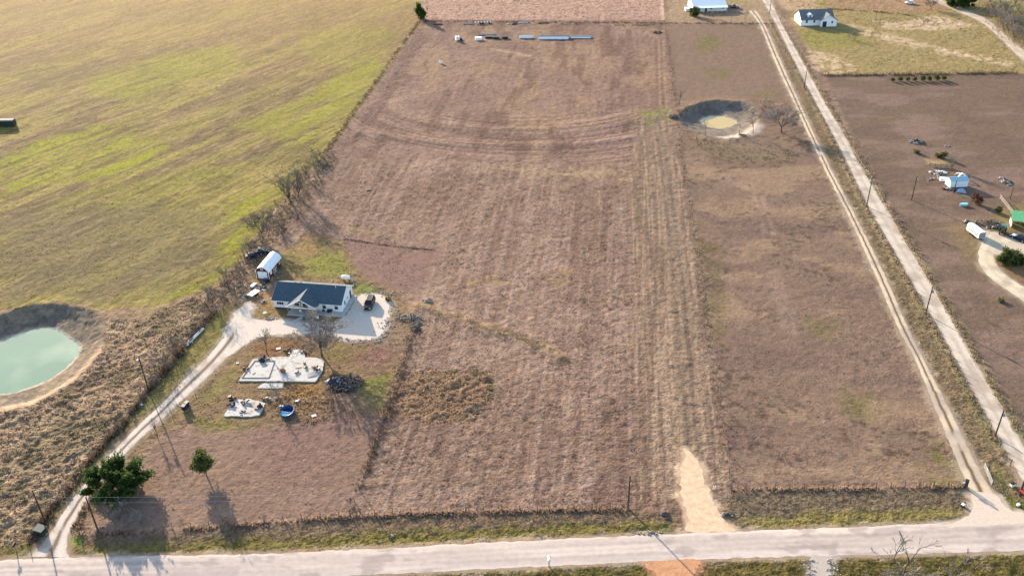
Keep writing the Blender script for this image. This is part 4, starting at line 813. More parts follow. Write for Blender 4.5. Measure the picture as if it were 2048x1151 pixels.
# ------------------------------------------------------------------ vehicles
def car(name, label, cat, loc, rz, paint, L=4.8, Wd=1.9, Hh=1.75, kind='suv', group=None):
    t = thing(name, label, cat, loc, rz, group); w = Wd/2; gl = .28
    hood = Hh*.58; cab = {'suv': (-.47, .16), 'sedan': (-.36, .14), 'pickup': (-.08, .18)}[kind]
    bed = Hh*.62 if kind != 'sedan' else Hh*.60
    st = [(-.5, .72, .45, bed*.82), (-.485, .93, gl, bed*.97), (-.40, 1., gl, bed), (cab[0], 1., gl, bed), (cab[1]+.05, 1., gl, hood*1.03), (.34, .99, gl, hood*.97), (.455, .93, gl, hood*.88), (.5, .75, .42, hood*.70)]
    rings = []
    for f, k, z0, z1 in st:
        y = f*L; rings.append([(-w*k, y, z0), (w*k, y, z0), (w*k*1.0, y, z0+(z1-z0)*.62), (w*k*.93, y, z1), (-w*k*.93, y, z1), (-w*k, y, z0+(z1-z0)*.62)])
    b = MB(); b.loft(rings); obj('body', b, paint, t, smooth=False)
    c0, c1 = cab[0]*L, cab[1]*L; wb, wt = w*.90, w*.72; rl = .35 if kind != 'suv' else .22
    b = MB(); b.loft([[(-wb, c0, bed-.02), (wb, c0, bed-.02), (wt, c0+rl, Hh-.05), (-wt, c0+rl, Hh-.05)], [(-wb, c1+.35, bed-.02), (wb, c1+.35, bed-.02), (wt, c1-.45, Hh-.05), (-wt, c1-.45, Hh-.05)]]); obj('window', b, M['glass'], t)
    b = MB(); y0, y1 = c0+rl-.06, c1-.40; b.loft([[(-wt*1.02, y, Hh-.07), (wt*1.02, y, Hh-.07), (wt*.9, y, Hh), (-wt*.9, y, Hh)] for y in (y0, y1)]); rfm = obj('roof', b, paint, t)
    for f in ([0, .33, .66, 1] if kind != 'pickup' else [0, 1]):
        for sx in (-1, 1):
            b = MB(); yb = c0+f*(c1+.35-c0); yt = y0+f*(y1-y0); b.tube((sx*wb*1.01, yb, bed-.03), (sx*wt*1.02, yt, Hh-.05), .045, .045, 4); obj('pillar', b, paint, t)
    if kind == 'suv':
        for sx in (-1, 1): b = MB(); b.tube((sx*wt*.85, y0+.2, Hh+.05), (sx*wt*.85, y1-.2, Hh+.05), .025); obj('roof_rail', b, M['chrome'], rfm)
    if kind == 'pickup':
        b = MB(); b.box((0, (-.5*L+.15+c0)/2, bed+.003), (Wd*.78, c0+.5*L-.3, .02)); obj('bed_floor', b, M['rubber'], t)
    for sx in (-1, 1):
        for fy_ in (-.30, .31):
            b = MB(); b.lathe([(.2, -.11), (.34, -.10), (.36, -.06), (.36, .06), (.34, .10), (.2, .11)], (sx*(w-.07), fy_*L, .36), 14, 'X'); wh = obj('wheel', b, M['rubber'], t)
            b = MB(); b.lathe([(.05, 0), (.20, .01), (.21, .03)] if sx > 0 else [(.21, -.03), (.20, -.01), (.05, 0)], (sx*(w-.07)+sx*.095, fy_*L, .36), 10, 'X'); obj('rim', b, M['chrome'], wh)
        b = MB(); b.box((sx*w*.72, .487*L, hood*.74), (.36, .12, .16)); obj('headlight', b, M['lamp'], t)
        b = MB(); b.box((sx*w*.78, -.492*L, bed*.80), (.24, .1, .26)); obj('tail_light', b, M['tail'], t)
        b = MB(); b.box((sx*(w+.08), (cab[1])*L*.9, bed+.05), (.16, .12, .14)); obj('mirror', b, paint, t)
    b = MB(); b.box((0, -.503*L, .62), (.52, .03, .16)); obj('number_plate', b, M['white'], t)
    b = MB(); b.box((0, .505*L, .5), (Wd*.7, .08, .2)); obj('bumper', b, M['black'], t)
    return t
v0, v1 = P(734, 620), P(744.5, 600)
car('suv', 'black estate car parked on the gravel right of the white house', 'car', ((v0[0]+v1[0])/2, (v0[1]+v1[1])/2-.2, .03), R_(173), M['car_black'], 5.2, 2.05, 1.8)
p = P(519, 507); car('pickup_truck', 'dark blue pickup parked in the brush behind the red shed', 'pickup', (*p, 0), R_(-75), M['car_blue'], 5.4, 2., 1.8, 'pickup')
p = P(507, 513); car('parked_car', 'dark blue car half hidden in brush left of the pickup', 'car', (*p, 0), R_(-70), M['car_blue'], 4.2, 1.8, 1.45, 'sedan')
p = P(1466, 16); car('pickup_truck', 'dark red pickup beside the metal roofed house', 'pickup', (*p, 0), R_(-95), M['car_red'], 5.8, 2.1, 1.9, 'pickup')
p = P(1819, 8); car('parked_car', 'white car on the pink dirt at the top of the far pasture', 'car', (*p, 0), R_(80), M['car_white'], 4.6, 1.9, 1.5, 'sedan')
p = P(2038, 479); car('parked_car', 'dark blue car with pale bonnet beside the green tractor', 'car', (*p, 0.03), R_(35), M['car_blue'], 4.6, 1.9, 1.5, 'sedan')
c = [o for o in sc.objects if o.get('label', '').startswith('dark blue car with pale')][0]
b = MB(); b.loft([[(-.7, y, z), (.7, y, z), (.68, y, z+.05), (-.68, y, z+.05)] for y, z in ((.9, .86), (1.5, .83), (2.0, .76))]); obj('bonnet', b, M['car_white'], c)
# livestock trailer
x0, y0 = P(1949, 470); t = thing('livestock_trailer', 'white livestock trailer parked beside the long woodpile', 'trailer', (x0, y0, .03), ang((1958, 477), (1938, 462))-R_(90))
b = MB(); b.loft([[(-1.05*k, y, .55), (1.05*k, y, .55), (1.05*k, y, 1.9), (.8*k, y, 2.35), (-.8*k, y, 2.35), (-1.05*k, y, 1.9)] for y, k in ((-2.9, 1), (2.2, 1), (2.8, .75), (3.1, .4))]); obj('body', b, M['white_metal'], t)
for z_ in (1.2, 1.6):
    for sx in (-1, 1): b = MB(); b.box((sx*1.06, -.4, z_), (.03, 4.4, .16)); obj('side_vent', b, M['black'], t)
b = MB(); b.box((0, -2.93, 1.4), (1.8, .05, 1.5)); obj('rear_gate', b, M['steel'], t)
for sx in (-1, 1):
    for y_ in (-.6, .35): b = MB(); b.lathe([(.2, -.1), (.36, -.08), (.36, .08), (.2, .1)], (sx*1.1, y_, .36), 12, 'X'); obj('wheel', b, M['rubber'], t)
    b = MB(); b.box((sx*1.12, -.12, .8), (.2, 2., .06)); obj('fender', b, M['white_metal'], t)
b = MB(); b.tube((-.6, 2.9, .5), (0, 4.3, .5), .06); b.tube((.6, 2.9, .5), (0, 4.3, .5), .06); b.tube((0, 4.2, 0), (0, 4.2, .8), .05); obj('hitch', b, M['black'], t)
# tractor
x0, y0 = P(2004, 466); t = thing('tractor', 'green tractor with canopy parked by the woodpile', 'tractor', (x0, y0, .02), R_(150))
b = MB(); b.loft([[(-.4, y, .7), (.4, y, .7), (.36, y, z), (-.36, y, z)] for y, z in ((-.2, 1.5), (1.2, 1.45), (1.7, 1.2))]); obj('hood', b, M['dark_green'], t)
b = MB(); b.box((0, -.8, .75), (1., 1.2, .5)); b.box((0, -.9, 1.25), (.5, .5, .5)); obj('seat', b, M['black'], t)
b = MB(); b.box((0, -.7, 2.25), (1.4, 1.5, .1)); obj('canopy', b, M['teal'], t)
for sx in (-.6, .6):
    for y_ in (-1.3, -.1): b = MB(); b.tube((sx, y_, .9), (sx, y_, 2.22), .035); obj('canopy_post', b, M['black'], t)
for sx, y_, r_ in ((-.75, -.9, .7), (.75, -.9, .7), (-.65, 1.2, .42), (.65, 1.2, .42)):
    b = MB(); b.lathe([(r_*.5, -.17), (r_*.95, -.15), (r_, 0), (r_*.95, .15), (r_*.5, .17)], (sx, y_, r_), 16, 'X'); w_ = obj('wheel', b, M['rubber'], t)
    b = MB(); b.lathe([(r_*.45, -.18), (r_*.48, 0), (r_*.45, .18)], (sx, y_, r_), 10, 'X'); obj('rim', b, M['orange'], w_)

# ------------------------------------------------------------------ utility poles, lines, fences
def pole(label, base, top, cap=None, arm=False, r=.14):
    x, y, z = PZ(*base); h = hgt(base, top); t = thing('utility_pole', label, 'utility pole', (x, y, z-.1), 0, 'utility poles')
    b = MB(); b.tube((0, 0, 0), (0, 0, h+.1), r*1.15, r*.8, 8); obj('shaft', b, M['pole'], t)
    if cap: b = MB(); b.lathe([(.05, h-1.6), (.24, h-1.55), (.26, h-.85), (.2, h-.75), (.05, h-.7)], (cap, -.1, 0), 10); tr = obj('transformer', b, M['chrome'], t); b = MB(); b.tube((cap, -.1, h-.72), (cap, -.1, h-.4), .05); obj('bushing', b, M['black'], tr)
    if arm: b = MB(); b.box((.55, 0, h-.35), (1.3, .08, .1)); obj('lamp_arm', b, M['grey_wood'], t); b = MB(); b.lathe([(.05, h-.5), (.22, h-.55), (.16, h-.4)], (1.15, 0, 0), 10); obj('lamp', b, M['lamp'], t)
    b = MB(); b.tube((0, 0, h+.08), (0, 0, h+.32), .06, .03); obj('insulator', b, M['chrome'], t)
    return (x, y, z+h)
T_A = pole('utility pole by the front fence at the lower left corner', (197, 1063), (172, 993))
T_B = pole('utility pole in tall grass above the dark green bin', (91, 1045), (57, 980))
pole('utility pole with pale transformer in the tall grass below the green pond', (297, 780), (275, 712), cap=-.35)
T_D = pole('lone utility pole at the right end of the front fence', (1256, 1015), (1260, 950), r=.15)
T_E = pole('utility pole beside the wide gravel lane near its bottom end', (1990, 872), (2008, 818), cap=.3)
T_G = pole('utility pole on the grassy strip halfway down the wide lane', (1851, 628), (1868, 572), cap=.3)
T_F = pole('utility pole with pale transformer leaning over the wide lane', (1733, 413), (1742, 355), cap=-.3)
pole('utility pole standing alone in the brown right pasture', (1823, 400), (1840, 352), cap=.3)
T_I = pole('far utility pole between the two lanes above the muddy pond', (1608, 178), (1614, 142))
T_J = pole('far utility pole at the top beside the metal roofed house', (1539, 28), (1542, 2))
pole('utility pole in front of the small white shed', (1907, 386), (1916, 361))
pole('short pole near the pale rubble heap at the right edge', (2020, 398), (2028, 374), r=.10)
T_K = pole('thick pole at the bottom right corner beside red machinery', (2040, 986), (2058, 925), r=.19)
def line(name, label, ends, sag=1.0, r=.02, m=None):
    t = thing(name, label, 'power line', ends[0][0])
    o0 = Vector(ends[0][0])
    for a, b_ in ends:
        mb = MB(); a, b_ = Vector(a)-o0, Vector(b_)-o0; pts = [a.lerp(b_, i/14)-Vector((0, 0, sag*4*(i/14)*(1-i/14))) for i in range(15)]
        mb.path(pts, r, 4); obj('wire', mb, m or M['cable'], t)
    return t
def up_(p, dz, dx=0): return (p[0]+dx, p[1], p[2]+dz)
line('power_line', 'two pale wires strung from the corner pole to the pole at the fence end', [(up_(T_A, -.1, .1), up_(T_D, -.1, -.1)), (up_(T_A, -1.4, .1), up_(T_D, -1.2, -.1))], 1.3, .013)
line('power_line', 'pale wires running from the tall grass pole to the corner pole', [(up_(T_B, -.1, .1), up_(T_A, -.3, -.1)), (up_(T_B, -1.0, .1), up_(T_A, -1.7, -.1))], .5, .011)
line('power_line', 'thin wires along the poles of the wide lane', [(up_(T_K, -.1), up_(T_E, -.1)), (up_(T_E, -.1), up_(T_G, -.1)), (up_(T_G, -.1), up_(T_F, -.1)), (up_(T_F, -.1), up_(T_I, -.1)), (up_(T_I, -.1), up_(T_J, -.1))], 1.2, .008)
PM = MB().tube((0, 0, -.1), (0, 0, 1.55), .075, .065, 5).mesh('post', M['post']); PW = MB().tube((0, 0, -.1), (0, 0, 1.6), .10, .085, 6).mesh('corner_post', M['post'])
def fence(label, px, step=4., wires=4, h=1.3, group=None):
    ln = resample(PL(px), step); x0, y0 = ln[0]
    t = thing('wire_fence', label, 'fence', (x0, y0, 0))
    zs = [gz(x, y) for x, y in ln]
    for i, (x, y) in enumerate(ln):
        big = i in (0, len(ln)-1); p = link('corner_post' if big else 'post', PW if big else PM, t, (x-x0, y-y0, zs[i]))
        p.rotation_euler = (random.uniform(-.06, .06), random.uniform(-.06, .06), 0)
    b = MB()
    for k in range(wires):
        hh = .35+k*(h-.35)/max(1, wires-1)
        for i in range(len(ln)-1): b.tube((ln[i][0]-x0, ln[i][1]-y0, zs[i]+hh), (ln[i+1][0]-x0, ln[i+1][1]-y0, zs[i+1]+hh), .005, .005, 3, False)
    obj('wire', b, M['wire'], t); return t
fence('wire fence in tall straw grass along the front verge at the lower left', [(160, 1066), (440, 1053), (700, 1030), (1000, 1021), (1256, 1016)], 3.2)
fence('wire fence hidden in straw between the yard and the mown field', [(700, 1030), (735, 930), (775, 820), (800, 745), (830, 660)], 3.2)
fence('wire fence with long post shadows along the right front verge', [(1463, 980), (1700, 977), (1925, 972)], 2.6)
fence('long straight wire fence right of the straw strip', [(1463, 985), (1448, 860), (1400, 540), (1365, 290), (1330, 50)], 5.)
fence('far wire fence along the top of the middle lots', [(840, 43), (1328, 47)], 6.)
fence('wire fence along the far yard of the metal roofed house', [(1330, 47), (1505, 49)], 5.)
fence('wire fence between the green hay field and the upper lot', [(840, 45), (750, 168), (650, 306)], 5.)
fence('wire fence in straw left of the wide gravel lane', [(1540, 45), (1606, 168), (1656, 262), (1728, 412), (1814, 560), (1894, 702), (1972, 845), (2020, 930)], 5.)
fence('wire fence between the wide gravel lane and the right pasture', [(1560, 45), (1616, 137), (1688, 262), (1780, 421), (1860, 556), (1946, 702), (2046, 875)], 5.)
fence('wire fence in the dark hedge line above the right pasture', [(1650, 152), (1850, 150), (2060, 146)], 5.)
fence('wire fence following the left side of the front driveway', [(58, 1086), (112, 1005), (172, 930), (250, 842), (302, 776), (345, 724), (385, 672)], 4.)
# gate at the two-track lane
x0, y0 = P(1983, 972); a0 = ang((1983, 972), (1967, 934)); gl_ = math.dist(P(1983, 972), P(1967, 934))
t = thing('farm_gate', 'open galvanised farm gate beside the two-track lane', 'gate', (x0, y0, 0), a0)
for q in range(6): b = MB(); b.tube((.1, 0, .25+.2*q), (gl_, 0, .25+.2*q), .03); obj('rail', b, M['steel'], t)
for q in range(5): b = MB(); b.tube((.1+q*(gl_-.1)/4, .0, .22), (.1+q*(gl_-.1)/4, 0, 1.3), .032); obj('upright', b, M['steel'], t)
b = MB(); b.tube((0, 0, -.1), (0, 0, 1.7), .1); obj('hinge_post', b, M['post'], t); b = MB(); b.box((gl_*.72, -.04, .95), (.5, .02, .35)); obj('notice_plate', b, M['white'], t)
t = thing('gate_post', 'stout dark gate post with white plate at the end of the right front fence', 'post', PZ(1929, 974), 0)
b = MB(); b.tube((0, 0, -.1), (0, 0, 2.), .28, .25, 8); obj('post', b, M['pole'], t); b = MB(); b.box((-.35, -.1, 1.3), (.5, .04, .5)); obj('plate', b, M['white'], t); b = MB(); b.tube((.5, .2, -.1), (.5, .2, 1.7), .15, .14, 8); b.tube((.1, .1, 1.2), (.5, .2, 1.2), .07); obj('brace_post', b, M['pole'], t)
def mailbox(label, base, m=None, s=1, rz=0):
    t = thing('mailbox', label, 'mailbox', PZ(*base), rz, s=s)
    b = MB(); b.box((0, 0, .5), (.1, .1, 1.1)); obj('post', b, M['grey_wood'], t)
    prof = [(-.13, 1.05), (.13, 1.05), (.13, 1.2)]+[(.13*math.cos(a), 1.2+.13*math.sin(a)) for a in np.linspace(.3, 2.84, 6)]+[(-.13, 1.2)]
    b = MB(); b.prism(prof, -.3, .3); bx = obj('box_body', b, m or M['black'], t); b = MB(); b.box((.15, .1, 1.3), (.02, .05, .2)); obj('flag', b, M['red_paint'], bx); return t
mailbox('dark mailbox at the road edge in the lower left corner', (33, 1101), s=1.4); mailbox('pale topped mailbox at the lower edge of the road in the bottom middle', (1098, 1132), M['white_metal'], 1.7)
# ------------------------------------------------------------------ yard things
def bin_(label, base, m, s=1):
    t = thing('trash_bin', label, 'bin', PZ(*base), random.uniform(-.5, .5), s=s)
    b = MB(); b.loft([[(-k, -k, z), (k, -k, z), (k, k, z), (-k, k, z)] for k, z in ((.24, .1), (.31, 1.0))]); obj('bin_body', b, m, t)
    b = MB(); b.box((0, .02, 1.05), (.68, .74, .09), rx=.06); obj('lid', b, m, t)
    for sx in (-.26, .26): b = MB(); b.lathe([(.06, -.04), (.13, -.03), (.13, .03), (.06, .04)], (sx, .3, .13), 10, 'X'); obj('wheel', b, M['rubber'], t)
bin_('navy trash bin beside the driveway, left of the pair', (369, 820), M['bluebin'], 1.25); bin_('navy trash bin beside the driveway, upper right of the pair', (375, 813), M['bluebin'], 1.25)
t = thing('dumpster', 'dark green metal dumpster at the mouth of the left driveway', 'dumpster', PZ(83, 1066), R_(-20))
b = MB(); b.loft([[(-.95, -.65, z), (.95, -.65, z), (.95, k, z), (-.95, k, z)] for z, k in ((.15, .5), (1.2, .75))]); obj('bin_body', b, M['dark_green'], t); b = MB(); b.slab([(-1, -.72, 1.22), (1, -.72, 1.22), (1, .8, 1.36), (-1, .8, 1.36)], .05); obj('lid', b, M['dark_green'], t)
for sx in (-1, 1): b = MB(); b.box((sx*1.02, 0, .8), (.1, .8, .16)); obj('lift_pocket', b, M['black'], t)
# slabs of the vanished house
def slab_thing(label, px, h, m, sm=0):
    w = PL(px); c = w.mean(0); t = thing('concrete_slab', label, 'slab', (*c, 0)); w2 = resample(np.r_[w, w[:1]], .8)[:-1]-c; w2 = w2+RNG.normal(0, .06, w2.shape)
    b = MB(); b.prism([tuple(q) for q in w2], -.2, h, 'Z'); obj('slab_top', b, m, t); return t, c
t, c = slab_thing('large pale concrete slab of a vanished house, littered with scrap', [(478, 762), (508, 718), (560, 714), (632, 716), (648, 722), (646, 740), (632, 764), (560, 763)], .22, M['concrete'])
q4 = PL([(484, 757), (510, 723), (550, 723), (538, 757)])-c
for k in range(4):
    a_, b_ = q4[k], q4[(k+1) % 4]; b = MB(); d = b_-a_; L = np.linalg.norm(d); b.box((*(a_+b_)/2, .29), (L-.15 if k % 2 else L+.15, .14, .12), rz=math.atan2(d[1], d[0])); obj('sill_board', b, M['grey_wood'], t)
slab_thing('small sandy concrete slab above the large slab near the bare tree', [(580, 716), (584, 700), (604, 698), (612, 715)], .14, M['concrete'])
slab_thing('narrow concrete walk slab below the large slab', [(515, 776), (524, 766), (568, 766), (566, 776)], .06, M['patio'])
slab_thing('smaller dirty concrete slab scattered with black scrap', [(448, 832), (466, 800), (500, 798), (532, 806), (520, 830), (500, 833)], .16, M['concrete'])
# rusty tiller on the slab
t = thing('tiller', 'orange garden tiller standing in the middle of the large slab', 'tiller', (*P(567, 745), .225), .6)
b = MB(); b.loft([[(-.3, y, .35), (.3, y, .35), (.25, y, z), (-.25, y, z)] for y, z in ((-.4, .8), (.2, .95), (.5, .6))]); obj('engine_cover', b, M['orange'], t)
for sx in (-.4, .4): b = MB(); b.lathe([(.12, -.1), (.3, -.08), (.3, .08), (.12, .1)], (sx, 0, .3), 12, 'X'); obj('wheel', b, M['rubber'], t)
b = MB(); b.path([(-.25, -.3, .7), (-.3, -1.2, 1.2)], .035); b.path([(.25, -.3, .7), (.3, -1.2, 1.2)], .035); obj('handlebar', b, M['black'], t); b = MB(); b.box((0, .6, .3), (.9, .3, .4)); obj('tine_guard', b, M['black'], t)
def tyre_pile(name, label, cat, px, n, m, z=.2, s=.5, seed=0):
    r = random.Random(seed); x, y = P(*px); t = thing(name, label, cat, (x, y, z), r.uniform(0, 6))
    for k in range(n):
        b = MB(); d = [r.uniform(.3, 1.)*s, r.uniform(.2, .7)*s, r.uniform(.1, .5)*s]; b.box((0, 0, 0), d, r.uniform(0, 6), r.uniform(-.4, .4), r.uniform(-.4, .4))
        o = obj('scrap_piece', b, m if k % 5 else M['rust'], t); o.location = (r.uniform(-.5, .5)*s*1.6, r.uniform(-.5, .5)*s*1.6, d[2]/2+r.uniform(0, .3)*s)
for px, lab, n, m, z, s in [((610, 733), 'dark scrap heap on the right half of the large slab', 5, 'black', .23, .9), ((595, 746), 'small black scrap heap right of the orange tiller', 4, 'black', .23, .8), ((633, 740), 'dark scrap heap at the right edge of the large slab', 6, 'black', .23, 1.0),
        ((492, 741), 'brown scrap heap at the left end of the large slab', 5, 'rust', .23, .8), ((529, 719), 'dark scrap heap on the upper edge of the large slab', 8, 'black', .1, 1.3), ((463, 811), 'black scrap heap at the upper left of the smaller slab', 6, 'black', .17, 1.0),
        ((489, 806), 'black scrap heap at the top middle of the smaller slab', 5, 'black', .17, .9), ((517, 815), 'black scrap heap at the right end of the smaller slab', 6, 'black', .17, 1.0), ((487, 825), 'low black scrap near the bottom edge of the smaller slab', 3, 'black', .17, .7), ((577, 703), 'dark upright scrap beside the small sandy slab', 5, 'black', .05, 1.1),
        ((609, 705), 'rusty scrap between the small sandy slab and the bare tree', 6, 'rust', .02, .9), ((530, 796), 'dark scrap just right of the smaller slab', 5, 'black', 0, .9), ((595, 803), 'pale scrap up the slope from the blue pool', 4, 'white', 0, .7), ((466, 797), 'black scrap on the weedy corner above the smaller slab', 5, 'black', .0, 1.2),
        ((548, 796), 'white scrap box on the weeds below the narrow slab', 3, 'white', 0, .9), ((323, 775), 'black scrap at the foot of the transformer pole grass', 3, 'black', 0, .8), ((281, 808), 'pale blue scrap in the grass beside the driveway', 4, 'tarp', 0, .8)]:
    tyre_pile('scrap_heap', lab, 'scrap', px, n, M[m], z, s*.9, seed=px[0])
t = thing('metal_sheet', 'bent grey sheet metal lying on the right end of the large slab', 'sheet metal', (*P(625, 751), .23), .4)
for k in range(4): b = MB(); b.slab([(-1.2+.2*k, -.6+.4*k, .05+.06*k), (1.0+.1*k, -.7+.4*k, .12), (1.1, -.2+.4*k, .22), (-1.1, -.15+.4*k, .1+.05*k)], .02); obj('panel', b, M['steel'], t)
def board(label, px, d, rz, m='white', z=.05, tilt=0):
    x, y = P(*px); t = thing('board', label, 'board', (x, y, z), rz); b = MB(); b.box((0, 0, d[2]/2), d, ry=tilt); obj('board_panel', b, M[m], t)
    b = MB(); b.box((0, 0, d[2]+.025), (d[0]*.1, d[1], .04), ry=tilt); obj('batten', b, M['grey_wood'], t)
board('white board lying on the brown grass above the large slab', (557, 697), (.9, .7, .05), .3); board('white board lying on pinkish soil right of the blue pool', (628, 831), (.9, .7, .05), .5); board('small pale board left of the large slab on the grass', (475, 726), (.5, .4, .05), .2)
board('grey plank lying at the centre of the large slab', (596, 737), (1.1, .3, .06), .1, 'grey_wood', .225); board('tan plank lying on the framed end of the large slab', (508, 748), (1.0, .25, .06), .9, 'tan', .225)
board('white board beside the blue pool on its upper left', (563, 812), (.8, .5, .1), .2)
# broken round pool with blue liner
x0, y0 = P(575, 826); t = thing('swimming_pool', 'collapsed blue round garden pool with pale cyan front', 'pool', (x0, y0, gz(x0, y0)), .4)
b = MB(); R0 = 1.45; n = 28
for k in range(n):
    a0, a1 = 2*math.pi*k/n, 2*math.pi*(k+1)/n; f0 = .95+.35*math.sin(a0+1); f1 = .95+.35*math.sin(a1+1)
    b.add([(R0*math.cos(a0), R0*math.sin(a0), 0), (R0*math.cos(a1), R0*math.sin(a1), 0), (R0*1.05*math.cos(a1), R0*1.05*math.sin(a1), f1), (R0*1.05*math.cos(a0), R0*1.05*math.sin(a0), f0), (R0*.95*math.cos(a0), R0*.95*math.sin(a0), f0*.95), (R0*.95*math.cos(a1), R0*.95*math.sin(a1), f1*.95), (R0*.93*math.cos(a1), R0*.93*math.sin(a1), .06), (R0*.93*math.cos(a0), R0*.93*math.sin(a0), .06)], [(0, 1, 2, 3), (3, 2, 5, 4), (4, 5, 6, 7)])
obj('pool_wall', b, M['blue'], t)
b = MB(); b.add([(R0*.9*math.cos(a), R0*.9*math.sin(a), .08) for a in np.linspace(0, 2*math.pi, 29)[:-1]], [tuple(range(28))]); obj('pool_floor', b, M['blue'], t)
b = MB(); pts = [(R0*.92*math.cos(a), R0*.92*math.sin(a)) for a in np.linspace(2.6, 5.6, 14)]; b.prism(pts, .35, .42, 'Z'); obj('liner', b, M['cyan'], t)
b = MB(); b.tube((R0*math.cos(2.6), R0*math.sin(2.6), .5), (R0*math.cos(5.6), R0*math.sin(5.6), .5), .09, .09, 8); obj('rim_tube', b, M['white'], t)
# burn pile with dark tarp
def pile(name, label, cat, px, rad, n, m, size, seed, long=False, group=None):
    r = random.Random(seed); x, y = P(*px); t = thing(name, label, cat, (x, y, gz(x, y)), 0, group)
    for k in range(n):
        a = r.uniform(0, 6.28); q = math.sqrt(r.random()); cx, cy = rad[0]*q*math.cos(a), rad[1]*q*math.sin(a); z = rad[2]*(1-q)*r.uniform(.3, 1)
        b = MB(); mm = M[m[k % len(m)]]
        if long: L = r.uniform(.5, 1.3)*size; b.tube((cx-L*math.cos(a*3), cy-L*math.sin(a*3), z+.1), (cx+L*math.cos(a*3), cy+L*math.sin(a*3), z+r.uniform(0, .5)), r.uniform(.05, .16), r.uniform(.03, .1), 6); obj('log', b, mm, t)
        else: s = size*r.uniform(.5, 1.2); b.blob((cx, cy, z), (s, s*r.uniform(.6, 1), s*.6), r.randint(0, 999)); obj('chunk', b, mm, t)
    return t
pile('burn_pile', 'round black burn pile of ash and branches right of the large slab', 'burn pile', (692, 768), (3.4, 2.8, .3), 60, ['ash', 'grey_wood', 'bark'], .26, 5)
pile('branch_pile', 'charred branches on the round burn pile', 'branches', (694, 764), (3.3, 2.9, .35), 70, ['ash', 'bark', 'ash', 'twig_dark'], .8, 6, True)
x0, y0 = P(667, 762); t = thing('tarp_heap', 'black tarpaulin heap at the left of the burn pile', 'tarp', (x0, y0, 0), .6)
nn = 9; vs = []; fs = []
for j in range(nn):
    for i in range(nn): u, v = i/(nn-1)*2-1, j/(nn-1)*2-1; vs.append((u*1.7, v*1.3, max(0, (1-u*u)*(1-v*v))*1.0*random.uniform(.7, 1.1)+.02))
fs = [(j*nn+i, j*nn+i+1, (j+1)*nn+i+1, (j+1)*nn+i) for j in range(nn-1) for i in range(nn-1)]
b = MB(); b.add(vs, fs); obj('tarp_sheet', b, M['dark_tarp'], t); b = MB(); b.box((.9, -.8, .35), (1.1, .5, .05), .5, .6); obj('loose_flap', b, M['tarp'], t)
pile('brush_pile', 'dark brush pile at the corner of the mown field by the driveway', 'brush pile', (820, 636), (2.6, 1.2, .7), 46, ['bark', 'grey_wood', 'twig'], 1.0, 8, True)
pile('dirt_heap', 'straw covered dirt heap above the brush pile', 'dirt heap', (855, 602), (1.2, .9, .8), 24, ['tan', 'grey_wood'], .5, 9)
pile('log_pile', 'grey timber pile where the fence meets the brush pile', 'log pile', (831, 652), (.9, 2.6, .4), 24, ['bark', 'grey_wood'], .9, 10, True)
pile('rubble_heap', 'pale rubble heap in the upper part of the right pasture', 'rubble', (1832, 284), (2.6, 1.6, 1.0), 60, ['rock', 'rock', 'bark'], .55, 11)
pile('rubble_heap', 'pale rubble heap right of the small white shed', 'rubble', (2010, 362), (1.6, 3.0, .9), 60, ['stone', 'rock', 'bark'], .5, 12)
pile('rubble_heap', 'tiny rubble heap above the green shrub in the right pasture', 'rubble', (1893, 292), (.9, .6, .3), 12, ['rock'], .35, 13)
pile('junk_heap', 'heap of pale junk behind the small white shed', 'junk', (1876, 345), (2.6, 1.4, .6), 50, ['rock', 'white', 'grey_wood'], .5, 14)
pile('junk_heap', 'heap of white junk at the upper right of the small white shed', 'junk', (1922, 350), (1.6, 1., .8), 24, ['white', 'stone', 'grey_wood'], .55, 15)
pile('junk_heap', 'low junk scattered left of the small white shed', 'junk', (1862, 358), (2.4, 1., .3), 20, ['tan', 'grey_wood', 'rock'], .4, 16)
pile('junk_heap', 'junk leaning on the left end of the small white shed', 'junk', (1892, 378), (1.3, .9, .5), 18, ['stone', 'black', 'grey_wood'], .45, 17)
pile('woodpile', 'long woodpile behind the livestock trailer', 'woodpile', (1970, 446), (5.5, 1.2, .8), 90, ['rust', 'grey_wood', 'bark', 'rock'], .5, 18, True)
pile('junk_heap', 'dark junk at the right end of the long woodpile', 'junk', (1990, 454), (2.5, 1.0, .7), 40, ['ash', 'bark', 'rock'], .5, 19)
pile('junk_heap', 'pale junk at the left end of the long woodpile', 'junk', (1932, 443), (1.2, .9, .7), 16, ['stone', 'black', 'tan'], .45, 20)
pile('junk_heap', 'scattered junk between the red shed and the flat white trailer', 'junk', (527, 574), (2.2, 1.8, .4), 46, ['rock', 'tan', 'white', 'black'], .35, 21)
pile('junk_heap', 'brown junk heap under the flat white trailer beside the house', 'junk', (495, 590), (2.2, 1.8, .6), 50, ['grey_wood', 'tan', 'bark', 'rock'], .45, 22)
pile('junk_heap', 'pale junk by the driveway end left of the house', 'junk', (526, 603), (.8, .6, .4), 12, ['stone', 'black'], .4, 23)
pile('stone_heap', 'row of stones on the grass in front of the left house window', 'stones', (541, 637), (1.6, .7, .2), 16, ['rock', 'stone'], .3, 24)
pile('stone_heap', 'stones and litter on the bank above the flat white trailer', 'stones', (478, 573), (1.6, 1.2, .3), 22, ['rock', 'white', 'bark'], .3, 25)
pile('debris_heap', 'dark debris cluster in the top right corner of the upper lot', 'debris', (1313, 65), (2.2, 2.2, .7), 14, ['rust', 'black', 'bark'], .6, 26)
pile('debris_heap', 'white debris scattered inside the white plank at the tall grass', 'debris', (379, 683), (.7, 1.5, .3), 14, ['white', 'stone'], .35, 27)
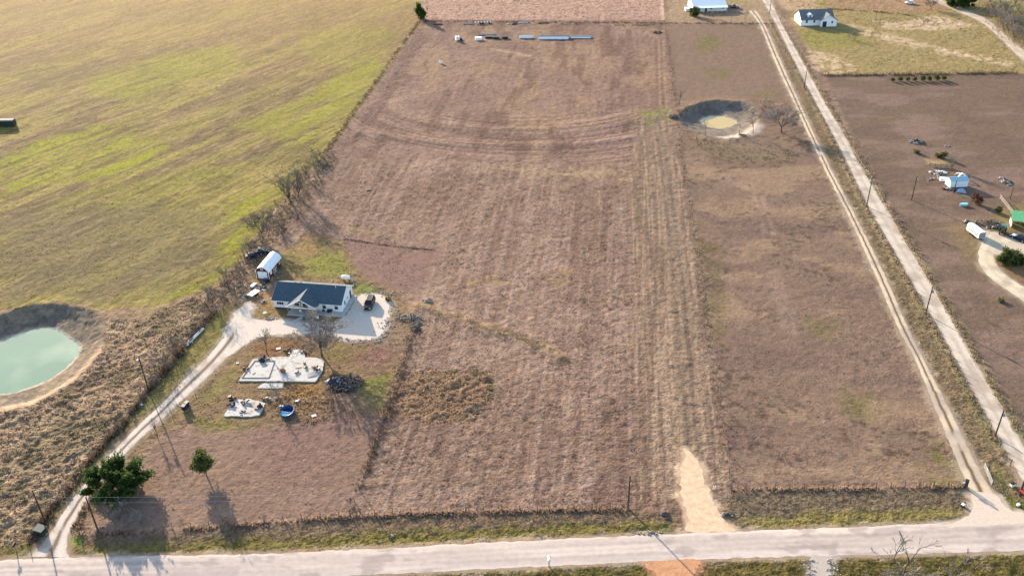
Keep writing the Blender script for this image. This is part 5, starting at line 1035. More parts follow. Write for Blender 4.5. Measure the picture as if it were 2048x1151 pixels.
pile('log_pile', 'fallen log pile on the bank of the muddy pond', 'log pile', (1487, 272), (2.0, .8, .4), 16, ['bark'], .8, 28, True)
pile('stump', 'dark stump debris where the culvert meets the straw strip by the muddy pond', 'stump', (1347, 236), (1.4, 2.0, .9), 26, ['ash', 'bark'], .7, 29)
# flat trailer beside the house
x0, y0 = P(508, 590); t = thing('flatbed_trailer', 'white flat deck trailer among junk left of the house', 'trailer', (x0, y0, 0), R_(62))
b = MB(); b.box((0, 0, .75), (3.0, 1.7, .12)); obj('deck', b, M['white'], t); b = MB(); b.tube((1.5, 0, .62), (2.9, 0, .5), .06); obj('hitch', b, M['black'], t)
for sx in (-.3, .45):
    for sy in (-.9, .9): b = MB(); b.lathe([(.14, -.09), (.32, -.08), (.32, .08), (.14, .09)], (sx, sy, .32), 12, 'Y'); obj('wheel', b, M['rubber'], t)
for sx in (-1.4, 1.4): b = MB(); b.box((sx, 0, .6), (.1, 1.5, .16)); obj('crossmember', b, M['rust'], t)
x0, y0 = P(507, 572); t = thing('board_stack', 'stack of pale boards behind the flat white trailer', 'boards', (x0, y0, 0), R_(65))
for k in range(4): b = MB(); b.box((.05*k, .03*k, .1+.09*k), (2.3-.1*k, .9, .07), rz=.03*k); obj('board', b, M['white'] if k % 2 else M['grey_wood'], t)
b = MB(); b.box((-.8, 0, .03), (.1, .9, .06)); b.box((.8, 0, .03), (.1, .9, .06)); obj('bearer', b, M['grey_wood'], t)
# propane tank
x0, y0 = P(692, 559.5); t = thing('propane_tank', 'white propane tank on the grass behind the house', 'tank', (x0, y0, 0), R_(-10))
b = MB(); b.lathe([(.05, -1.25), (.3, -1.2), (.48, -1.0), (.52, -.8), (.52, .8), (.48, 1.0), (.3, 1.2), (.05, 1.25)], (0, 0, .85), 18, 'X'); obj('tank_body', b, M['white'], t, smooth=True)
b = MB(); b.lathe([(.17, 1.3), (.17, 1.5), (.1, 1.56)], (0, 0, 0), 12); obj('valve_dome', b, M['white'], t)
for sx in (-.7, .7): b = MB(); b.box((sx, 0, .2), (.12, .7, .4)); obj('saddle', b, M['steel'], t)
# white plank trough at the tall grass
p0, p1 = P(372, 692), P(406, 658); L = math.dist(p0, p1); t = thing('gutter', 'long white metal gutter lying at the edge of the tall grass', 'gutter', (*p0, gz(*p0)+.05), math.atan2(p1[1]-p0[1], p1[0]-p0[0]))
b = MB(); b.prism([(-.28, .35), (-.28, .04), (.28, .04), (.28, .35), (.22, .35), (.22, .09), (-.22, .09), (-.22, .35)], 0, L, 'X'); obj('channel', b, M['white'], t)
for x_ in (0, L): b = MB(); b.box((x_, 0, .19), (.05, .5, .3)); obj('end_cap', b, M['white'], t)
# black feed trough / hay row at the left edge
x0, y0 = P(-6, 252); t = thing('storage_container', 'long dark container with paler top in the hay field at the left edge', 'container', (x0, y0, 0), R_(-2))
b = MB(); b.box((0, 0, 1.2), (14., 2.4, 2.1)); obj('container_body', b, M['dark_green'], t); b = MB(); b.prism([(-1.3, 2.27), (1.3, 2.27), (1.0, 2.6), (-1.0, 2.6)], -7.1, 7.1, 'X'); obj('container_roof', b, M['grey_wood'], t)
for k in range(9): b = MB(); b.box((-6.4+1.6*k, -1.23, 1.2), (.12, .06, 2.0)); obj('rib', b, M['dark_green'], t)
# things in the upper lot
def pipes(label, pa, pb, n, r, m, lay=2, seed=1):
    (x0, y0), (x1, y1) = P(*pa), P(*pb); L = math.dist((x0, y0), (x1, y1)); t = thing('pipe_stack', label, 'pipes', (x0, y0, 0), math.atan2(y1-y0, x1-x0)); rr = random.Random(seed)
    for k in range(n):
        row = k//(n//lay+1); i = k % (n//lay+1); o_ = rr.uniform(-.5, .5); b = MB(); b.tube((o_, i*2*r+row*r, r+row*1.75*r), (L+o_, i*2*r+row*r, r+row*1.75*r), r, r, 8); obj('pipe', b, M[m if rr.random() < .55 else 'white_metal' if m == 'steel' else m], t)
    return t
pipes('long stack of grey metal pipes in the upper lot', (1078, 79), (1138, 79), 13, .26, 'steel'); pipes('short row of grey pipes at the right of the long stack', (1143, 77), (1183, 77), 4, .3, 'steel', 1)
pipes('pale pipes left of the long stack in the upper lot', (1040, 77), (1066, 77), 5, .3, 'white_metal'); pipes('thin pale boards above the black pallets in the upper lot', (958, 71), (990, 71), 4, .22, 'stone', 1)
pipes('thin rusty pipes along the far fence, left end', (868, 50), (884, 50), 3, .22, 'rust', 1); pipes('pale timber along the far fence by the steel frame', (928, 49), (946, 49), 4, .22, 'stone', 1); pipes('grey pipes along the far fence, right of the steel frame', (1038, 46), (1058, 46), 3, .2, 'steel', 1)
pile('debris_heap', 'dark brush along the far fence behind the long pipes', 'debris', (1088, 47), (3.5, 1.2, .6), 24, ['rust', 'bark'], .8, 30, True); pile('debris_heap', 'low rusty debris along the far fence near its right end', 'debris', (1145, 48), (6, 1.2, .5), 24, ['rust', 'bark', 'stone'], .8, 31, True)
pile('debris_heap', 'long low debris row at the right end of the far fence', 'debris', (1260, 51), (16, 1.0, .5), 40, ['rust', 'bark', 'grey_wood'], .8, 32, True)
pile('debris_heap', 'pale debris along the far fence near the middle', 'debris', (1024, 48), (2.4, 1.2, .5), 14, ['stone', 'tan', 'bark'], .6, 33)
(x0, y0), (x1, y1) = P(949, 49), P(982, 49); L = x1-x0; t = thing('steel_frame', 'long galvanised steel trailer frame by the far fence', 'steel frame', (x0, y0, 0), 0)
for y_ in (0, 2.2): b = MB(); b.box((L/2, y_, .7), (L, .2, .3)); obj('rail', b, M['steel'], t)
for k in range(6): b = MB(); b.box((.3+k*(L-.6)/5, 1.1, .72), (.18, 2.0, .22)); obj('crossbar', b, M['white_metal'], t)
for x_ in (L*.35, L*.5, L*.9):
    for y_ in (-.25, 2.45): b = MB(); b.lathe([(.2, -.1), (.42, -.08), (.42, .08), (.2, .1)], (x_, y_, .42), 12, 'Y'); obj('wheel', b, M['rubber'], t)
x0, y0 = P(915, 81); t = thing('water_tote', 'white water tote on a pallet at the left of the upper lot', 'tank', (x0, y0, 0), .3)
b = MB(); b.box((0, 0, 1.1), (1.7, 1.7, 1.7)); obj('tank_body', b, M['white'], t); b = MB(); b.lathe([(.25, 1.95), (.25, 2.1), (.1, 2.15)], (0, 0, 0), 10); obj('cap', b, M['black'], t)
for q in (-.7, 0, .7): b = MB(); b.box((q, 0, .12), (.2, 1.8, .24)); obj('pallet_bearer', b, M['grey_wood'], t)
for z_ in (.6, 1.1, 1.6): b = MB(); b.path([(-.88, -.88, z_), (.88, -.88, z_), (.88, .88, z_), (-.88, .88, z_), (-.88, -.88, z_)], .03, 4); obj('cage_bar', b, M['steel'], t)
b = MB(); b.box((1.6, .2, .45), (1., .9, .9)); b.box((1.8, -.9, .3), (.8, .7, .6)); obj('pump_box', b, M['black'], t)
t = crate('storage_box', 'white box at the left end of the pallets in the upper lot', 'box', (*P(957, 80), 0), (3., 1.8, 1.2), .1, M['white'])
for px, lab, d in [((978, 76), 'black flat stack left of two in the upper lot', (3.6, 2., .8)), ((991, 77), 'black flat stack beside the pale boards in the upper lot', (3., 2.2, .9)), ((1010, 77), 'black heap standing apart left of the pale pipes', (2.6, 2., 1.0))]: crate('pallet_stack', lab, 'pallet stack', (*P(*px), 0), d, .05, M['black'])
x0, y0 = P(881, 127); t = thing('barrel', 'pale barrel standing alone at the left of the upper lot', 'barrel', (x0, y0, 0), 0); b = MB(); b.lathe([(.5, 0), (.62, .35), (.62, 1.1), (.5, 1.45)], (0, 0, 0), 14); obj('barrel_body', b, M['white'], t); b = MB(); b.lathe([(.42, 1.45), (.42, 1.52)], (0, 0, 0), 12); obj('lid', b, M['black'], t)
x0, y0 = P(1064, 99); t = thing('standpipe', 'thin standpipe with crossbar in the middle of the upper lot', 'pipe', (x0, y0, 0), .2); b = MB(); b.tube((0, 0, 0), (0, 0, 2.2), .12); obj('upright', b, M['rust'], t); b = MB(); b.tube((-1.2, 0, .5), (1.2, .4, .3), .12); obj('crossbar', b, M['rust'], t)
x0, y0 = P(738, 379); pile('stone_heap', 'small stone heap alone in the mown field near the hedgerow', 'stones', (738, 380), (.7, .5, .3), 9, ['tan', 'grey_wood'], .35, 34)
# right pasture small things
x0, y0 = P(1927, 411); t = thing('water_trough', 'pale blue oval water trough in the right pasture', 'trough', (x0, y0, 0), R_(5))
b = MB(); pr_ = [(1.2*math.cos(a), .55*math.sin(a)) for a in np.linspace(0, 2*math.pi, 21)[:-1]]; b.prism(pr_, 0, .6, 'Z'); obj('tub', b, M['roof_blue'], t); b = MB(); b.prism([(u*1.06, v*1.1) for u, v in pr_], .6, .68, 'Z'); obj('rim', b, M['cyan'], t)
x0, y0 = P(1921, 383); t = thing('tarp_cover', 'crumpled pale blue tarpaulin in front of the small white shed', 'tarp', (x0, y0, 0), -.3)
vs = [(u*1.5, v*.9, max(0, (1-u*u)*(1-v*v))*1.3*random.uniform(.6, 1.1)+.02) for v in np.linspace(-1, 1, 7) for u in np.linspace(-1, 1, 7)]; b = MB(); b.add(vs, [(j*7+i, j*7+i+1, (j+1)*7+i+1, (j+1)*7+i) for j in range(6) for i in range(6)]); obj('tarp_sheet', b, M['tarp'], t); b = MB(); b.box((-1.7, 0, .35), (1.1, .9, .7), .3); obj('covered_box', b, M['black'], t)
(x0, y0), (x1, y1) = P(1859, 333), P(1903, 336); L = math.dist((x0, y0), (x1, y1)); t = thing('plank_fence', 'low dark plank fence behind the junk in the right pasture', 'fence', (x0, y0, 0), math.atan2(y1-y0, x1-x0))
for z_ in (.4, .9): b = MB(); b.box((L/2, 0, z_), (L, .08, .3)); obj('plank', b, M['grey_wood'], t)
for k in range(5): b = MB(); b.box((k*L/4, .08, .6), (.14, .1, 1.3)); obj('post', b, M['pole'], t)
(x0, y0), (x1, y1) = P(1999, 398), P(2040, 450); L = math.dist((x0, y0), (x1, y1)); t = thing('pipe_fence', 'pale pipe fence running down to the green roofed shelter', 'fence', (x0, y0, 0), math.atan2(y1-y0, x1-x0))
for z_ in (.5, .9, 1.35): b = MB(); b.tube((0, 0, z_), (L, 0, z_), .06); obj('rail', b, M['stone'], t)
for k in range(8): b = MB(); b.tube((k*L/7, 0, 0), (k*L/7, 0, 1.45), .07); obj('post', b, M['stone'], t)
x0, y0 = P(1868, 328); 
t = thing('white_arch', 'white curved hose frame behind the small white shed', 'frame', (*P(1924, 358), 0), .2); b = MB(); b.path([(-1.6+3.0*i/10, 0, .2+1.6*math.sin(math.pi*min(1, .15+.85*i/10*1.0))) for i in range(11)], .22, 7); obj('hose', b, M['white'], t); b = MB(); b.box((-1.7, 0, .2), (.5, .5, .4)); obj('foot', b, M['white'], t)
p0, p1 = P(1870, 340), P(1880, 360); t = thing('ladder', 'pale ladder lying left of the small white shed', 'ladder', (*p0, .1), math.atan2(p1[1]-p0[1], p1[0]-p0[0])); L = math.dist(p0, p1)
for s_ in (-.25, .25): b = MB(); b.box((L/2, s_, .06), (L, .08, .1)); obj('stile', b, M['stone'], t)
for k in range(10): b = MB(); b.box((.2+k*(L-.4)/9, 0, .06), (.05, .42, .05)); obj('rung', b, M['stone'], t)
crate('storage_box', 'white chest at the left end of the small white shed', 'box', (*P(1887, 361), 0), (2.2, 1.2, .9), a0+.0, M['white'])
# red machinery bottom right corner
x0, y0 = P(2046, 990); t = thing('seed_spreader', 'red machinery hopper at the foot of the corner pole', 'machine', (x0, y0, 0), .3)
b = MB(); b.loft([[(-k, -k*.7, z), (k, -k*.7, z), (k, k*.7, z), (-k, k*.7, z)] for k, z in ((.35, .5), (.75, 1.1))]); obj('hopper', b, M['red_paint'], t)
for sx in (-.7, .7): b = MB(); b.lathe([(.15, -.1), (.32, -.08), (.32, .08), (.15, .1)], (sx, 0, .32), 12, 'X'); obj('wheel', b, M['rubber'], t)
b = MB(); b.box((0, 0, .45), (1.2, .2, .12)); b.tube((0, .3, .45), (0, 1.4, .45), .05); obj('drawbar', b, M['black'], t)
crate('storage_box', 'small white box in the verge right of the farm gate', 'box', PZ(2024, 971), (.8, .6, .6), .4, M['white'], lid=M['black'])
crate('storage_box', 'small black and white box on the right front verge', 'box', PZ(1925, 1011), (.6, .5, .5), .6, M['black'], lid=M['white'])
crate('storage_box', 'white carton lying in the bottom right verge', 'box', PZ(2036, 1010), (.5, .4, .3), .2, M['white'])
pile('stone_heap', 'dark stones at the right of the tan dirt entrance', 'stones', (1455, 1029), (1.1, .6, .3), 12, ['rock', 'bark'], .35, 35); pile('stone_heap', 'dark stones left of the tan dirt entrance', 'stones', (1330, 1027), (.8, .4, .3), 9, ['ash', 'bark'], .35, 36)
t = thing('survey_stake', 'two white survey stakes right of the tan dirt entrance', 'stakes', PZ(1428, 978), 0)
for s_ in (-.15, .2): b = MB(); b.box((s_, 0, .5), (.07, .05, 1.2), ry=.1); obj('stake', b, M['white'], t)
t = thing('boundary_marker', 'short post with red flag at the corner of the right front fence', 'marker', PZ(1466, 996), 0); b = MB(); b.tube((0, 0, 0), (0, 0, 1.4), .06); obj('stake', b, M['post'], t); b = MB(); b.box((.2, 0, 1.25), (.35, .02, .22)); obj('flag', b, M['red_paint'], t)
pile('stone_heap', 'small dark stump alone in the front verge', 'stump', (780, 1071), (.4, .3, .3), 5, ['ash', 'tan'], .3, 37)
pile('culvert_stones', 'pinkish stones and weeds at the culvert beside the road', 'stones', (1300, 1065), (2.6, .5, .3), 22, ['rock', 'tan'], .28, 38)
# loose stones edging the parking area and the aprons
b = MB(); r = random.Random(3)
for ln, n, w in [([(664, 664), (680, 678), (713, 682), (762, 680), (772, 664)], 150, .5), ([(772, 660), (782, 640), (800, 628)], 110, 1.3), ([(716, 584), (760, 585), (800, 590)], 90, 1.0), ([(640, 548), (700, 553), (716, 575)], 40, 1.0), ([(1622, 1124), (1624, 1140), (1630, 1165)], 40, .5), ([(1662, 1122), (1664, 1140), (1666, 1165)], 40, .5), ([(500, 600), (470, 590), (450, 560)], 60, 1.5), ([(540, 560), (560, 545)], 20, .8), ([(1440, 275), (1500, 285), (1560, 315)], 60, 3.)]:
    L = resample(PL(ln), .1)
    for _ in range(n):
        q = L[r.randrange(len(L))]; x, y = q[0]+r.gauss(0, w), q[1]+r.gauss(0, w); s = r.uniform(.06, .2)*r.choice((1, 1, 1.6)); b.blob((x, y, gz(x, y)+s*.2), (s, s*.8, s*.6), r.randint(0, 9999), 6, 3)
o = obj('edging_stones', b, M['stone'], None); o['kind'] = 'stuff'; o['label'] = 'pale loose stones along the gravel edges'
# ------------------------------------------------------------------ trees and shrubs
def grow(seed, h, spread=.9, trunk=.22, lim=4, lev=5, up=.25, twig=.017, r0=None, lean=0):
    """skeleton of a bare tree: heavy segments for the trunk mesh, fine ones for the crown mesh"""
    r = random.Random(seed); big, fine = MB(), MB(); r0 = r0 or h*.018
    def seg(p, d, L, rad, l):
        n = 3 if 0 < l < lev-1 else (2 if l < lev else 1); q = p
        for k in range(n):
            d = (d+Vector((r.gauss(0, .11), r.gauss(0, .11), r.gauss(0, .06)+up*.10))).normalized()
            q2 = q+d*(L/n); ra = rad*(1-.4*k/n); rb = rad*(1-.4*(k+1)/n)
            (big if l < 3 else fine).tube(q, q2, max(ra, twig), max(rb, twig*.7), 6 if l == 0 else (4 if l < 3 else 3), False); q = q2
            if 1 <= l < lev and k < n-1 and r.random() < .8: child(q, d, L*r.uniform(.4, .7), rad*.45, min(l+1+(r.random() < .3), lev))
        if l < lev:
            for _ in range(lim if l == 0 else 2): child(q, d, h*(1-trunk)*r.uniform(.36, .5) if l == 0 else L*r.uniform(.5, .72), rad*r.uniform(.45, .62), l+1)
    def child(p, d, L, rad, l):
        a = r.uniform(0, 6.283); t = r.uniform(.35, .85)*spread*(1.0 if l > 1 else .85)
        s = d.orthogonal().normalized(); s.rotate(Matrix.Rotation(a, 3, d)); nd = (d*math.cos(t)+s*math.sin(t)); nd.z += up*.35; nd.normalize(); seg(p, nd, L, rad, l)
    L0 = h*trunk; seg(Vector((0, 0, -.1)), Vector((lean, 0, 1)).normalized(), L0, r0, 0)
    zm = max(v[2] for v in fine.v); k = h/zm
    for mb in (big, fine): mb.v = [(x*k, y*k, z*k) for x, y, z in mb.v]
    return big, fine
TM = {}
def variant(key, **kw):
    bg_, fn_ = grow(**kw); TM[key] = (bg_.mesh('trunk', M['bark']), fn_.mesh('crown', M['twig']), kw['h'])
variant('round', seed=1, h=6., spread=.95, trunk=.22, lim=7, lev=6, up=.22, twig=.023)
variant('vase', seed=2, h=6., spread=.9, trunk=.14, lim=7, lev=5, up=.25)
variant('loose', seed=3, h=6., spread=.8, trunk=.30, lim=4, lev=5, up=.3)
variant('slim', seed=4, h=6., spread=.6, trunk=.42, lim=3, lev=4, up=.4)
variant('low', seed=5, h=4., spread=1.1, trunk=.10, lim=6, lev=5, up=.10)
for k_ in ('round', 'vase', 'loose', 'low'):
    a_, c_, h_ = TM[k_]; c2 = c_.copy(); c2.materials[0] = M['twig_dark']; TM[k_+'_dark'] = (a_, c2, h_)
variant('gnarl', seed=14, h=6., spread=.9, trunk=.18, lim=5, lev=5, up=.25, twig=.022, r0=.17)
variant('snag', seed=8, h=6., spread=.8, trunk=.55, lim=2, lev=3, up=.2, r0=.2)
def bare(label, base, top, key='round', rz=None, group=None, wide=1., name='bare_tree', cat='tree', mt=None, z=None):
    x, y, zz = PZ(*base); h = hgt(base, top) if not isinstance(top, (int, float)) else top
    a, c_, h0 = TM[key]; s = h/h0; t = thing(name, label, cat, (x, y, zz if z is None else z), random.uniform(0, 6.28) if rz is None else rz, group, (s*wide, s*wide, s))
    link('trunk', a, t); c = link('crown', c_, t); return t
BT = 'bare winter trees'
bare('wide bare tree with many fine twigs between the house and the large slab', (644, 712), (638, 634), 'round', 1., BT, 1.6)
bare('slender bare tree above the left end of the large slab', (534, 706), (524, 655), 'loose', .5, BT, 1.15)
bare('small bare tree on the weeds below the narrow slab', (554, 790), (548, 752), 'low', 2., BT)
bare('small bare tree left of the driveway end, below the trash bins', (315, 873), (308, 834), 'loose', 1., BT)
for (b_, t_, k, lab, w) in [((582, 402), (572, 346), 'vase', 'largest bare tree of the hedgerow, beside the green hay field', 1.25), ((596, 396), (596, 345), 'vase', 'bare tree just right of the largest one in the hedgerow', 1.0), ((611, 358), (604, 322), 'loose', 'bare tree in the hedgerow near its upper end', 1.),
        ((634, 318), (632, 292), 'low', 'low bare tree at the upper end of the hedgerow', 1.2), ((547, 446), (535, 410), 'loose', 'thin bare tree leaning in the middle of the hedgerow', 1.), ((527, 476), (516, 428), 'round', 'bushy bare tree in the lower hedgerow above the red shed', 1.1),
        ((503, 506), (494, 476), 'vase', 'small bare tree in the hedgerow beside the dark vehicles', 1.1), ((490, 518), (484, 496), 'slim', 'thin bare tree at the hay field edge left of the dark vehicles', 1.2), ((455, 574), (447, 540), 'vase', 'bare tree in the hedgerow left of the flat white trailer', 1.1),
        ((425, 612), (418, 578), 'vase', 'bare tree in the hedgerow above the long white gutter', 1.2), ((334, 735), (326, 700), 'low', 'bare tree in the tall grass right of the transformer pole', 1.), ((352, 700), (348, 672), 'vase', 'bare tree in the tall grass left of the long white gutter', 1.), ((302, 775), (298, 748), 'low', 'bare shrub tree at the foot of the transformer pole', 1.)]:
    bare(lab, b_, hgt(b_, t_)*1.22, k+'_dark' if k+'_dark' in TM else k, None, BT, w*1.05)
for (b_, t_, k, lab, w) in [((1564, 265), (1563, 213), 'round', 'rounded bare tree right of the muddy pond', 1.7), ((1506, 268), (1512, 220), 'loose', 'tall bare tree on the right bank of the muddy pond', .9), ((1478, 272), (1490, 248), 'snag', 'leaning dead trunk at the lower bank of the muddy pond', .7),
        ((1410, 272), (1414, 235), 'slim', 'thin bare tree standing before the muddy pond water', .8), ((1394, 294), (1394, 268), 'slim', 'left of two thin bare trees below the muddy pond', .8), ((1408, 293), (1407, 270), 'slim', 'right of two thin bare trees below the muddy pond', .7), ((1358, 210), (1362, 176), 'slim', 'pale thin bare tree beside the long fence above the muddy pond', 1.2),
        ((1508, 226), (1510, 206), 'low', 'low bare shrub on the far bank of the muddy pond', 1.4), ((1540, 212), (1543, 192), 'low', 'low bare shrub in the green patch above the muddy pond', 1.3), ((1427, 36), (1424, 18), 'vase', 'bare yard tree in front of the metal roofed house', 1.3), ((1462, 43), (1462, 25), 'slim', 'bare yard tree at the right corner of the metal roofed house', 1.3),
        ((1490, 40), (1494, 20), 'slim', 'bare yard tree beside the two-track lane near the metal roofed house', 1.2), ((1860, 19), (1862, -4), 'round', 'bare tree beside the white car in the far corner', 1.4), ((1710, 80), (1708, 60), 'low', 'round bare shrub in the long shadow of the two-winged cottage', 1.2), ((1752, 40), (1755, 18), 'slim', 'thin bare tree right of the two-winged cottage', 1.),
        ((1855, 46), (1852, 34), 'low', 'bare shrub on the pale straw of the far pasture', 1.3), ((1903, 338), (1910, 305), 'vase', 'pale bare tree behind the junk in the right pasture', 1.0), ((1972, 640), (1974, 628), 'low', 'tiny bare shrub in the lower right pasture', .9),
        ((855, 28), (852, 8), 'loose', 'bare tree behind the dark evergreen at the top', 1.), ((1845, 302), (1848, 296), 'low', 'tiny bare shrub below the upper rubble heap', 1.)]:
    bare(lab, b_, t_, k, None, BT, w)
for (b_, h, k, lab, w) in [((1801, 1172), hgt((1801, 1172), (1790, 1084)), 'gnarl', 'dark bare tree at the bottom edge, right of the white stony apron', 1.15), ((1780, 1168), 3.0, 'low', 'low bare shrub left of the dark tree at the bottom edge', 1.), ((1830, 1150), 2.4, 'slim', 'thin bare sapling right of the dark tree at the bottom edge', 1.),
        ((1915, 1180), hgt((1915, 1180), (1910, 1112)), 'gnarl', 'pale bare tree at the bottom edge toward the right corner', 1.1), ((1730, 1172), 2.2, 'low', 'small pale bare shrub at the bottom edge right of the stony apron', 1.1), ((1945, 1182), 3.2, 'low', 'low pale shrub right of the pale tree at the bottom edge', 1.)]:
    bare(lab, b_, h, k, None, BT, w)
for i, (x, y) in enumerate([(1990, 40), (2005, 55), (2020, 40), (2035, 60), (2028, 80), (2046, 92), (2010, 28), (2040, 30), (1985, 22), (2055, 70), (2060, 45), (1975, 12), (2044, 78), (2018, 66), (2000, 12), (2030, 14)]):
    bare('grey bare tree in the dense thicket of the far right corner', (x, y), 7+random.uniform(-1, 2.5), ('round', 'vase', 'loose')[i % 3], None, 'trees of the corner thicket', 1.25)
for (b_, t_, lab, w) in [((445, 1042), (443, 1012), 'grey leafless bush with dark base at the front fence under the small tree', 1.2), ((364, 1043), (364, 1030), 'small grey bush in the field near the front fence', 1.), ((528, 1034), (528, 1022), 'small dry bush by the front fence left of the straw fence', 1.), ((240, 1040), (240, 1010), 'low pale thicket in the shadow of the large dark tree', 1.5), ((285, 1045), (286, 1022), 'low pale thicket at the right of the tree shadow', 1.5), ((1430, 210), (1432, 204), 'small dark shrub on the pond rim', 1.5)]:
    bare(lab, b_, t_, 'low', None, 'leafless bushes', w, 'bare_bush', 'bush')
# leafy trees
def leafy(seed, h, rx, ry, zc, rz, n, leaf, trunk=.12, limbs=5, leaf_mat='leaf', spiky=.25, cone=False, lob=26, lr=(.28, .5)):
    r = random.Random(seed); tr = MB(); tr.tube((0, 0, -.1), (0, 0, zc*.8), trunk, trunk*.7, 7, False)
    for k in range(limbs):
        a = 6.283*k/limbs+r.uniform(-.4, .4); tr.tube((0, 0, zc*.45*r.uniform(.7, 1.2)), (rx*.7*math.cos(a), ry*.7*math.sin(a), zc+rz*r.uniform(-.3, .6)), trunk*.5, trunk*.15, 5, False)
    lobes = []
    for k in range(lob):
        while True:
            u, v, w = r.uniform(-1, 1), r.uniform(-1, 1), r.uniform(-1, 1); q = math.sqrt(u*u+v*v+w*w)
            if .35 < q < 1: break
        kk = 1-.75*(w*.5+.5) if cone else 1
        lobes.append((u*rx*.85*kk, v*ry*.85*kk, zc+w*rz*.85, r.uniform(*lr)*min(rx, rz), Vector((u, v, w*.7+.25)).normalized()))
    V, Fc = [], []
    for k in range(n):
        x, y, z, R, d = lobes[k % len(lobes)]
        g = Vector((r.gauss(0, 1), r.gauss(0, 1), r.gauss(0, 1))).normalized()*R*r.uniform(.45, 1.)
        c = Vector((x, y, z))+g+d*abs(r.gauss(0, 1))*R*spiky*2
        if c.z < .15: continue
        o = (g.normalized()+d*.6+Vector((r.gauss(0, .5), r.gauss(0, .5), r.gauss(0, .5)))).normalized()
        s = o.orthogonal().normalized(); s.rotate(Matrix.Rotation(r.uniform(0, 6.28), 3, o)); L = leaf*r.uniform(.6, 1.4); Wd = L*.4
        i = len(V); V += [c-s*Wd, c+o*L*.35-s*0+s.cross(o)*Wd*.4, c+s*Wd, c+o*L]; Fc += [(i, i+1, i+2), (i, i+2, i+3)]
    cr = MB(); cr.v = [tuple(v) for v in V]; cr.f = Fc
    return tr.mesh('trunk', M['bark']), cr.mesh('crown', M[leaf_mat])
def plant(name, label, cat, base, meshes, rz=0, group=None, s=1, z=None):
    x, y, zz = PZ(*base); t = thing(name, label, cat, (x, y, zz), rz, group, s); link('trunk', meshes[0], t); link('crown', meshes[1], t); return t
big = leafy(11, 6, 5.6, 4.8, 2.75, 2.65, 22000, .42, .28, 8, 'leaf', .5, lob=48, lr=(.18, .34))
plant('evergreen_tree', 'large dark green bushy tree beside the left driveway', 'tree', (240, 985), big)
small = leafy(12, 5, 2.1, 2.0, 3.7, 1.85, 3000, .30, .13, 9, 'leaf2', .35, lob=30, lr=(.2, .4))
plant('evergreen_tree', 'small round green tree with bare stem in the lower left field', 'tree', (413, 950), small)
bush = leafy(13, 3, 2.6, 2.4, 2.1, 1.9, 5200, .32, .15, 6, 'leaf2', .25)
plant('evergreen_tree', 'larger round green tree in the bend of the right driveway', 'tree', (2012, 526), bush); plant('evergreen_tree', 'smaller green tree at the right side of the round one in the bend', 'tree', (2032, 528), bush, 2., s=.72)
ced = leafy(14, 5, 1.9, 1.9, 2.6, 2.6, 3600, .35, .15, 4, 'leaf', .2, True)
plant('evergreen_tree', 'dark conical evergreen at the far left corner of the upper lot', 'tree', (841, 38), ced, s=1.45); plant('evergreen_tree', 'dark evergreen at the left corner of the metal roofed house', 'tree', (1388, 32), bush, 1., s=1.0)
plant('evergreen_tree', 'large dark evergreen at the top edge by the far corner', 'tree', (1912, 14), big, 1.2, s=.95); plant('evergreen_tree', 'dark evergreen right of the large one at the top edge', 'tree', (1930, 12), big, 2.5, s=.8)
shr = leafy(15, 1.5, .75, .75, .85, .8, 700, .22, .05, 3, 'leaf2', .2)
for i, x in enumerate([1785, 1800, 1815, 1829, 1845, 1858, 1873, 1887]):
    plant('shrub', ['leftmost and smallest shrub', 'second shrub from the left', 'third shrub from the left', 'fourth shrub from the left', 'fourth shrub from the right', 'third shrub from the right', 'second shrub from the right', 'rightmost shrub'][i]+' of the planted row below the far hedge line', 'shrub', (x, 163-.35*i), shr, i, 'row of planted shrubs', 1.0+.12*i/7+random.uniform(-.1, .2))
yg = leafy(16, 1.5, 1.3, .9, .7, .7, 900, .24, .05, 3, 'leaf3', .2); rd = leafy(17, 2.2, .9, .9, 1.2, 1.1, 900, .24, .06, 5, 'leaf_red', .3)
plant('shrub', 'yellow green shrub above the plank fence in the right pasture', 'shrub', (1877, 314), yg, s=1.1); plant('shrub', 'dark green shrub beside the yellow one above the plank fence', 'shrub', (1887, 316), shr, 1, s=1.35); plant('shrub', 'low straw yellow shrub below the upper rubble heap', 'shrub', (1833, 306), yg, 2, s=1.0)
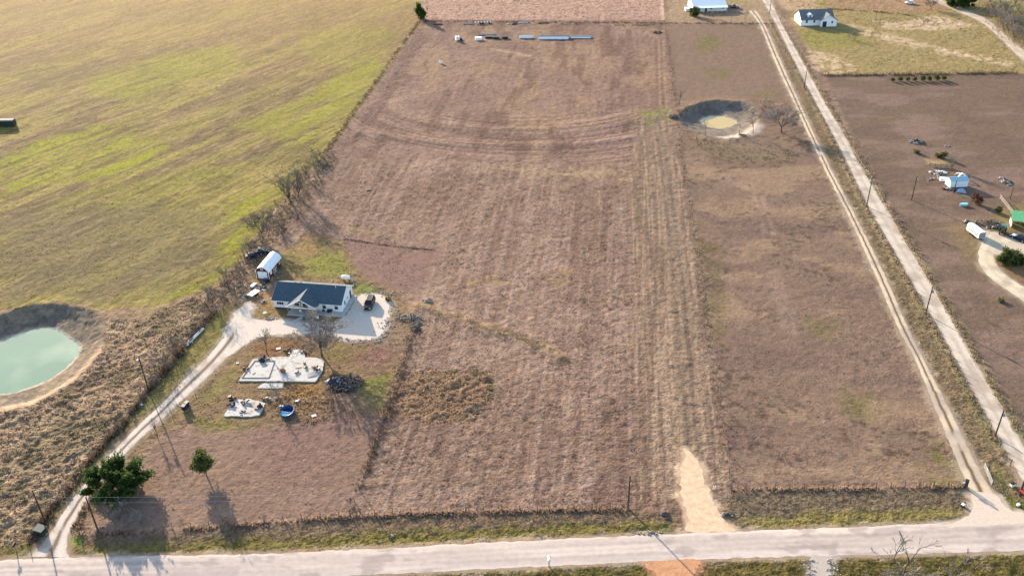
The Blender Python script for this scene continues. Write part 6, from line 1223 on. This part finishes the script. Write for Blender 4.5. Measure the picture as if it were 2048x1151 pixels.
plant('shrub', 'reddish upright shrub below the small white shed', 'shrub', (1953, 408), rd, s=1.35); plant('shrub', 'small dark green shrub left of the pipe fence', 'shrub', (1996, 425), shr, 3, s=1.15); plant('shrub', 'small yellow green shrub in the lower right pasture', 'shrub', (2001, 602), yg, 4, s=.75); plant('shrub', 'bright green weed clump on the corner of the parking area', 'shrub', (776, 600), yg, 5, s=.7)
# brush of the hedgerow and thickets: nobody could count the stems
b = MB(); r = random.Random(21); TV2 = []
def brush(line, n, w, h):
    L = resample(PL(line), .3)
    for _ in range(n):
        q = L[r.randrange(len(L))]; x, y = q[0]+r.gauss(0, w), q[1]+r.gauss(0, w); z = gz(x, y)-.05; hh = r.uniform(*h)
        for k in range(11):
            a = r.uniform(0, 6.28); s = r.uniform(.2, .8)*hh; m_ = Vector((x+.5*s*math.cos(a), y+.5*s*math.sin(a), z+hh*r.uniform(.4, .7))); b.tube((x, y, z), m_, .022, .016, 3, False)
            for _k in range(2): a += r.uniform(-.8, .8); b.tube(m_, (x+s*math.cos(a), y+s*math.sin(a), z+hh*r.uniform(.6, 1.1)), .014, .008, 3, False)
brush([(655, 310), (625, 345), (600, 390), (575, 420), (548, 450), (525, 485), (500, 520)], 190, 2.2, (.8, 2.4)); brush([(500, 520), (470, 560), (440, 595), (410, 632), (372, 678), (335, 724), (290, 780)], 170, 2.0, (.6, 2.0))
brush([(302, 776), (250, 842), (172, 930), (112, 1005), (60, 1080)], 100, .6, (.5, 1.4)); brush([(1985, 12), (2015, 36), (2040, 66), (2060, 88), (2090, 105)], 260, 5, (1.5, 4.0)); brush([(1360, 225), (1375, 215), (1350, 240)], 14, 1.2, (.6, 1.8)); brush([(1510, 220), (1550, 205), (1580, 220)], 24, 3., (.6, 1.6)); brush([(1740, 45), (1830, 35), (1880, 48)], 40, 3, (.6, 1.6)); brush([(1650, 150), (2040, 146)], 60, .8, (.6, 1.3))
o = obj('brush', b, M['twig_dark']); o['kind'] = 'stuff'; o['label'] = 'leafless undergrowth along the hedgerows and thickets'
print('brush tris', len(b.f)*2)
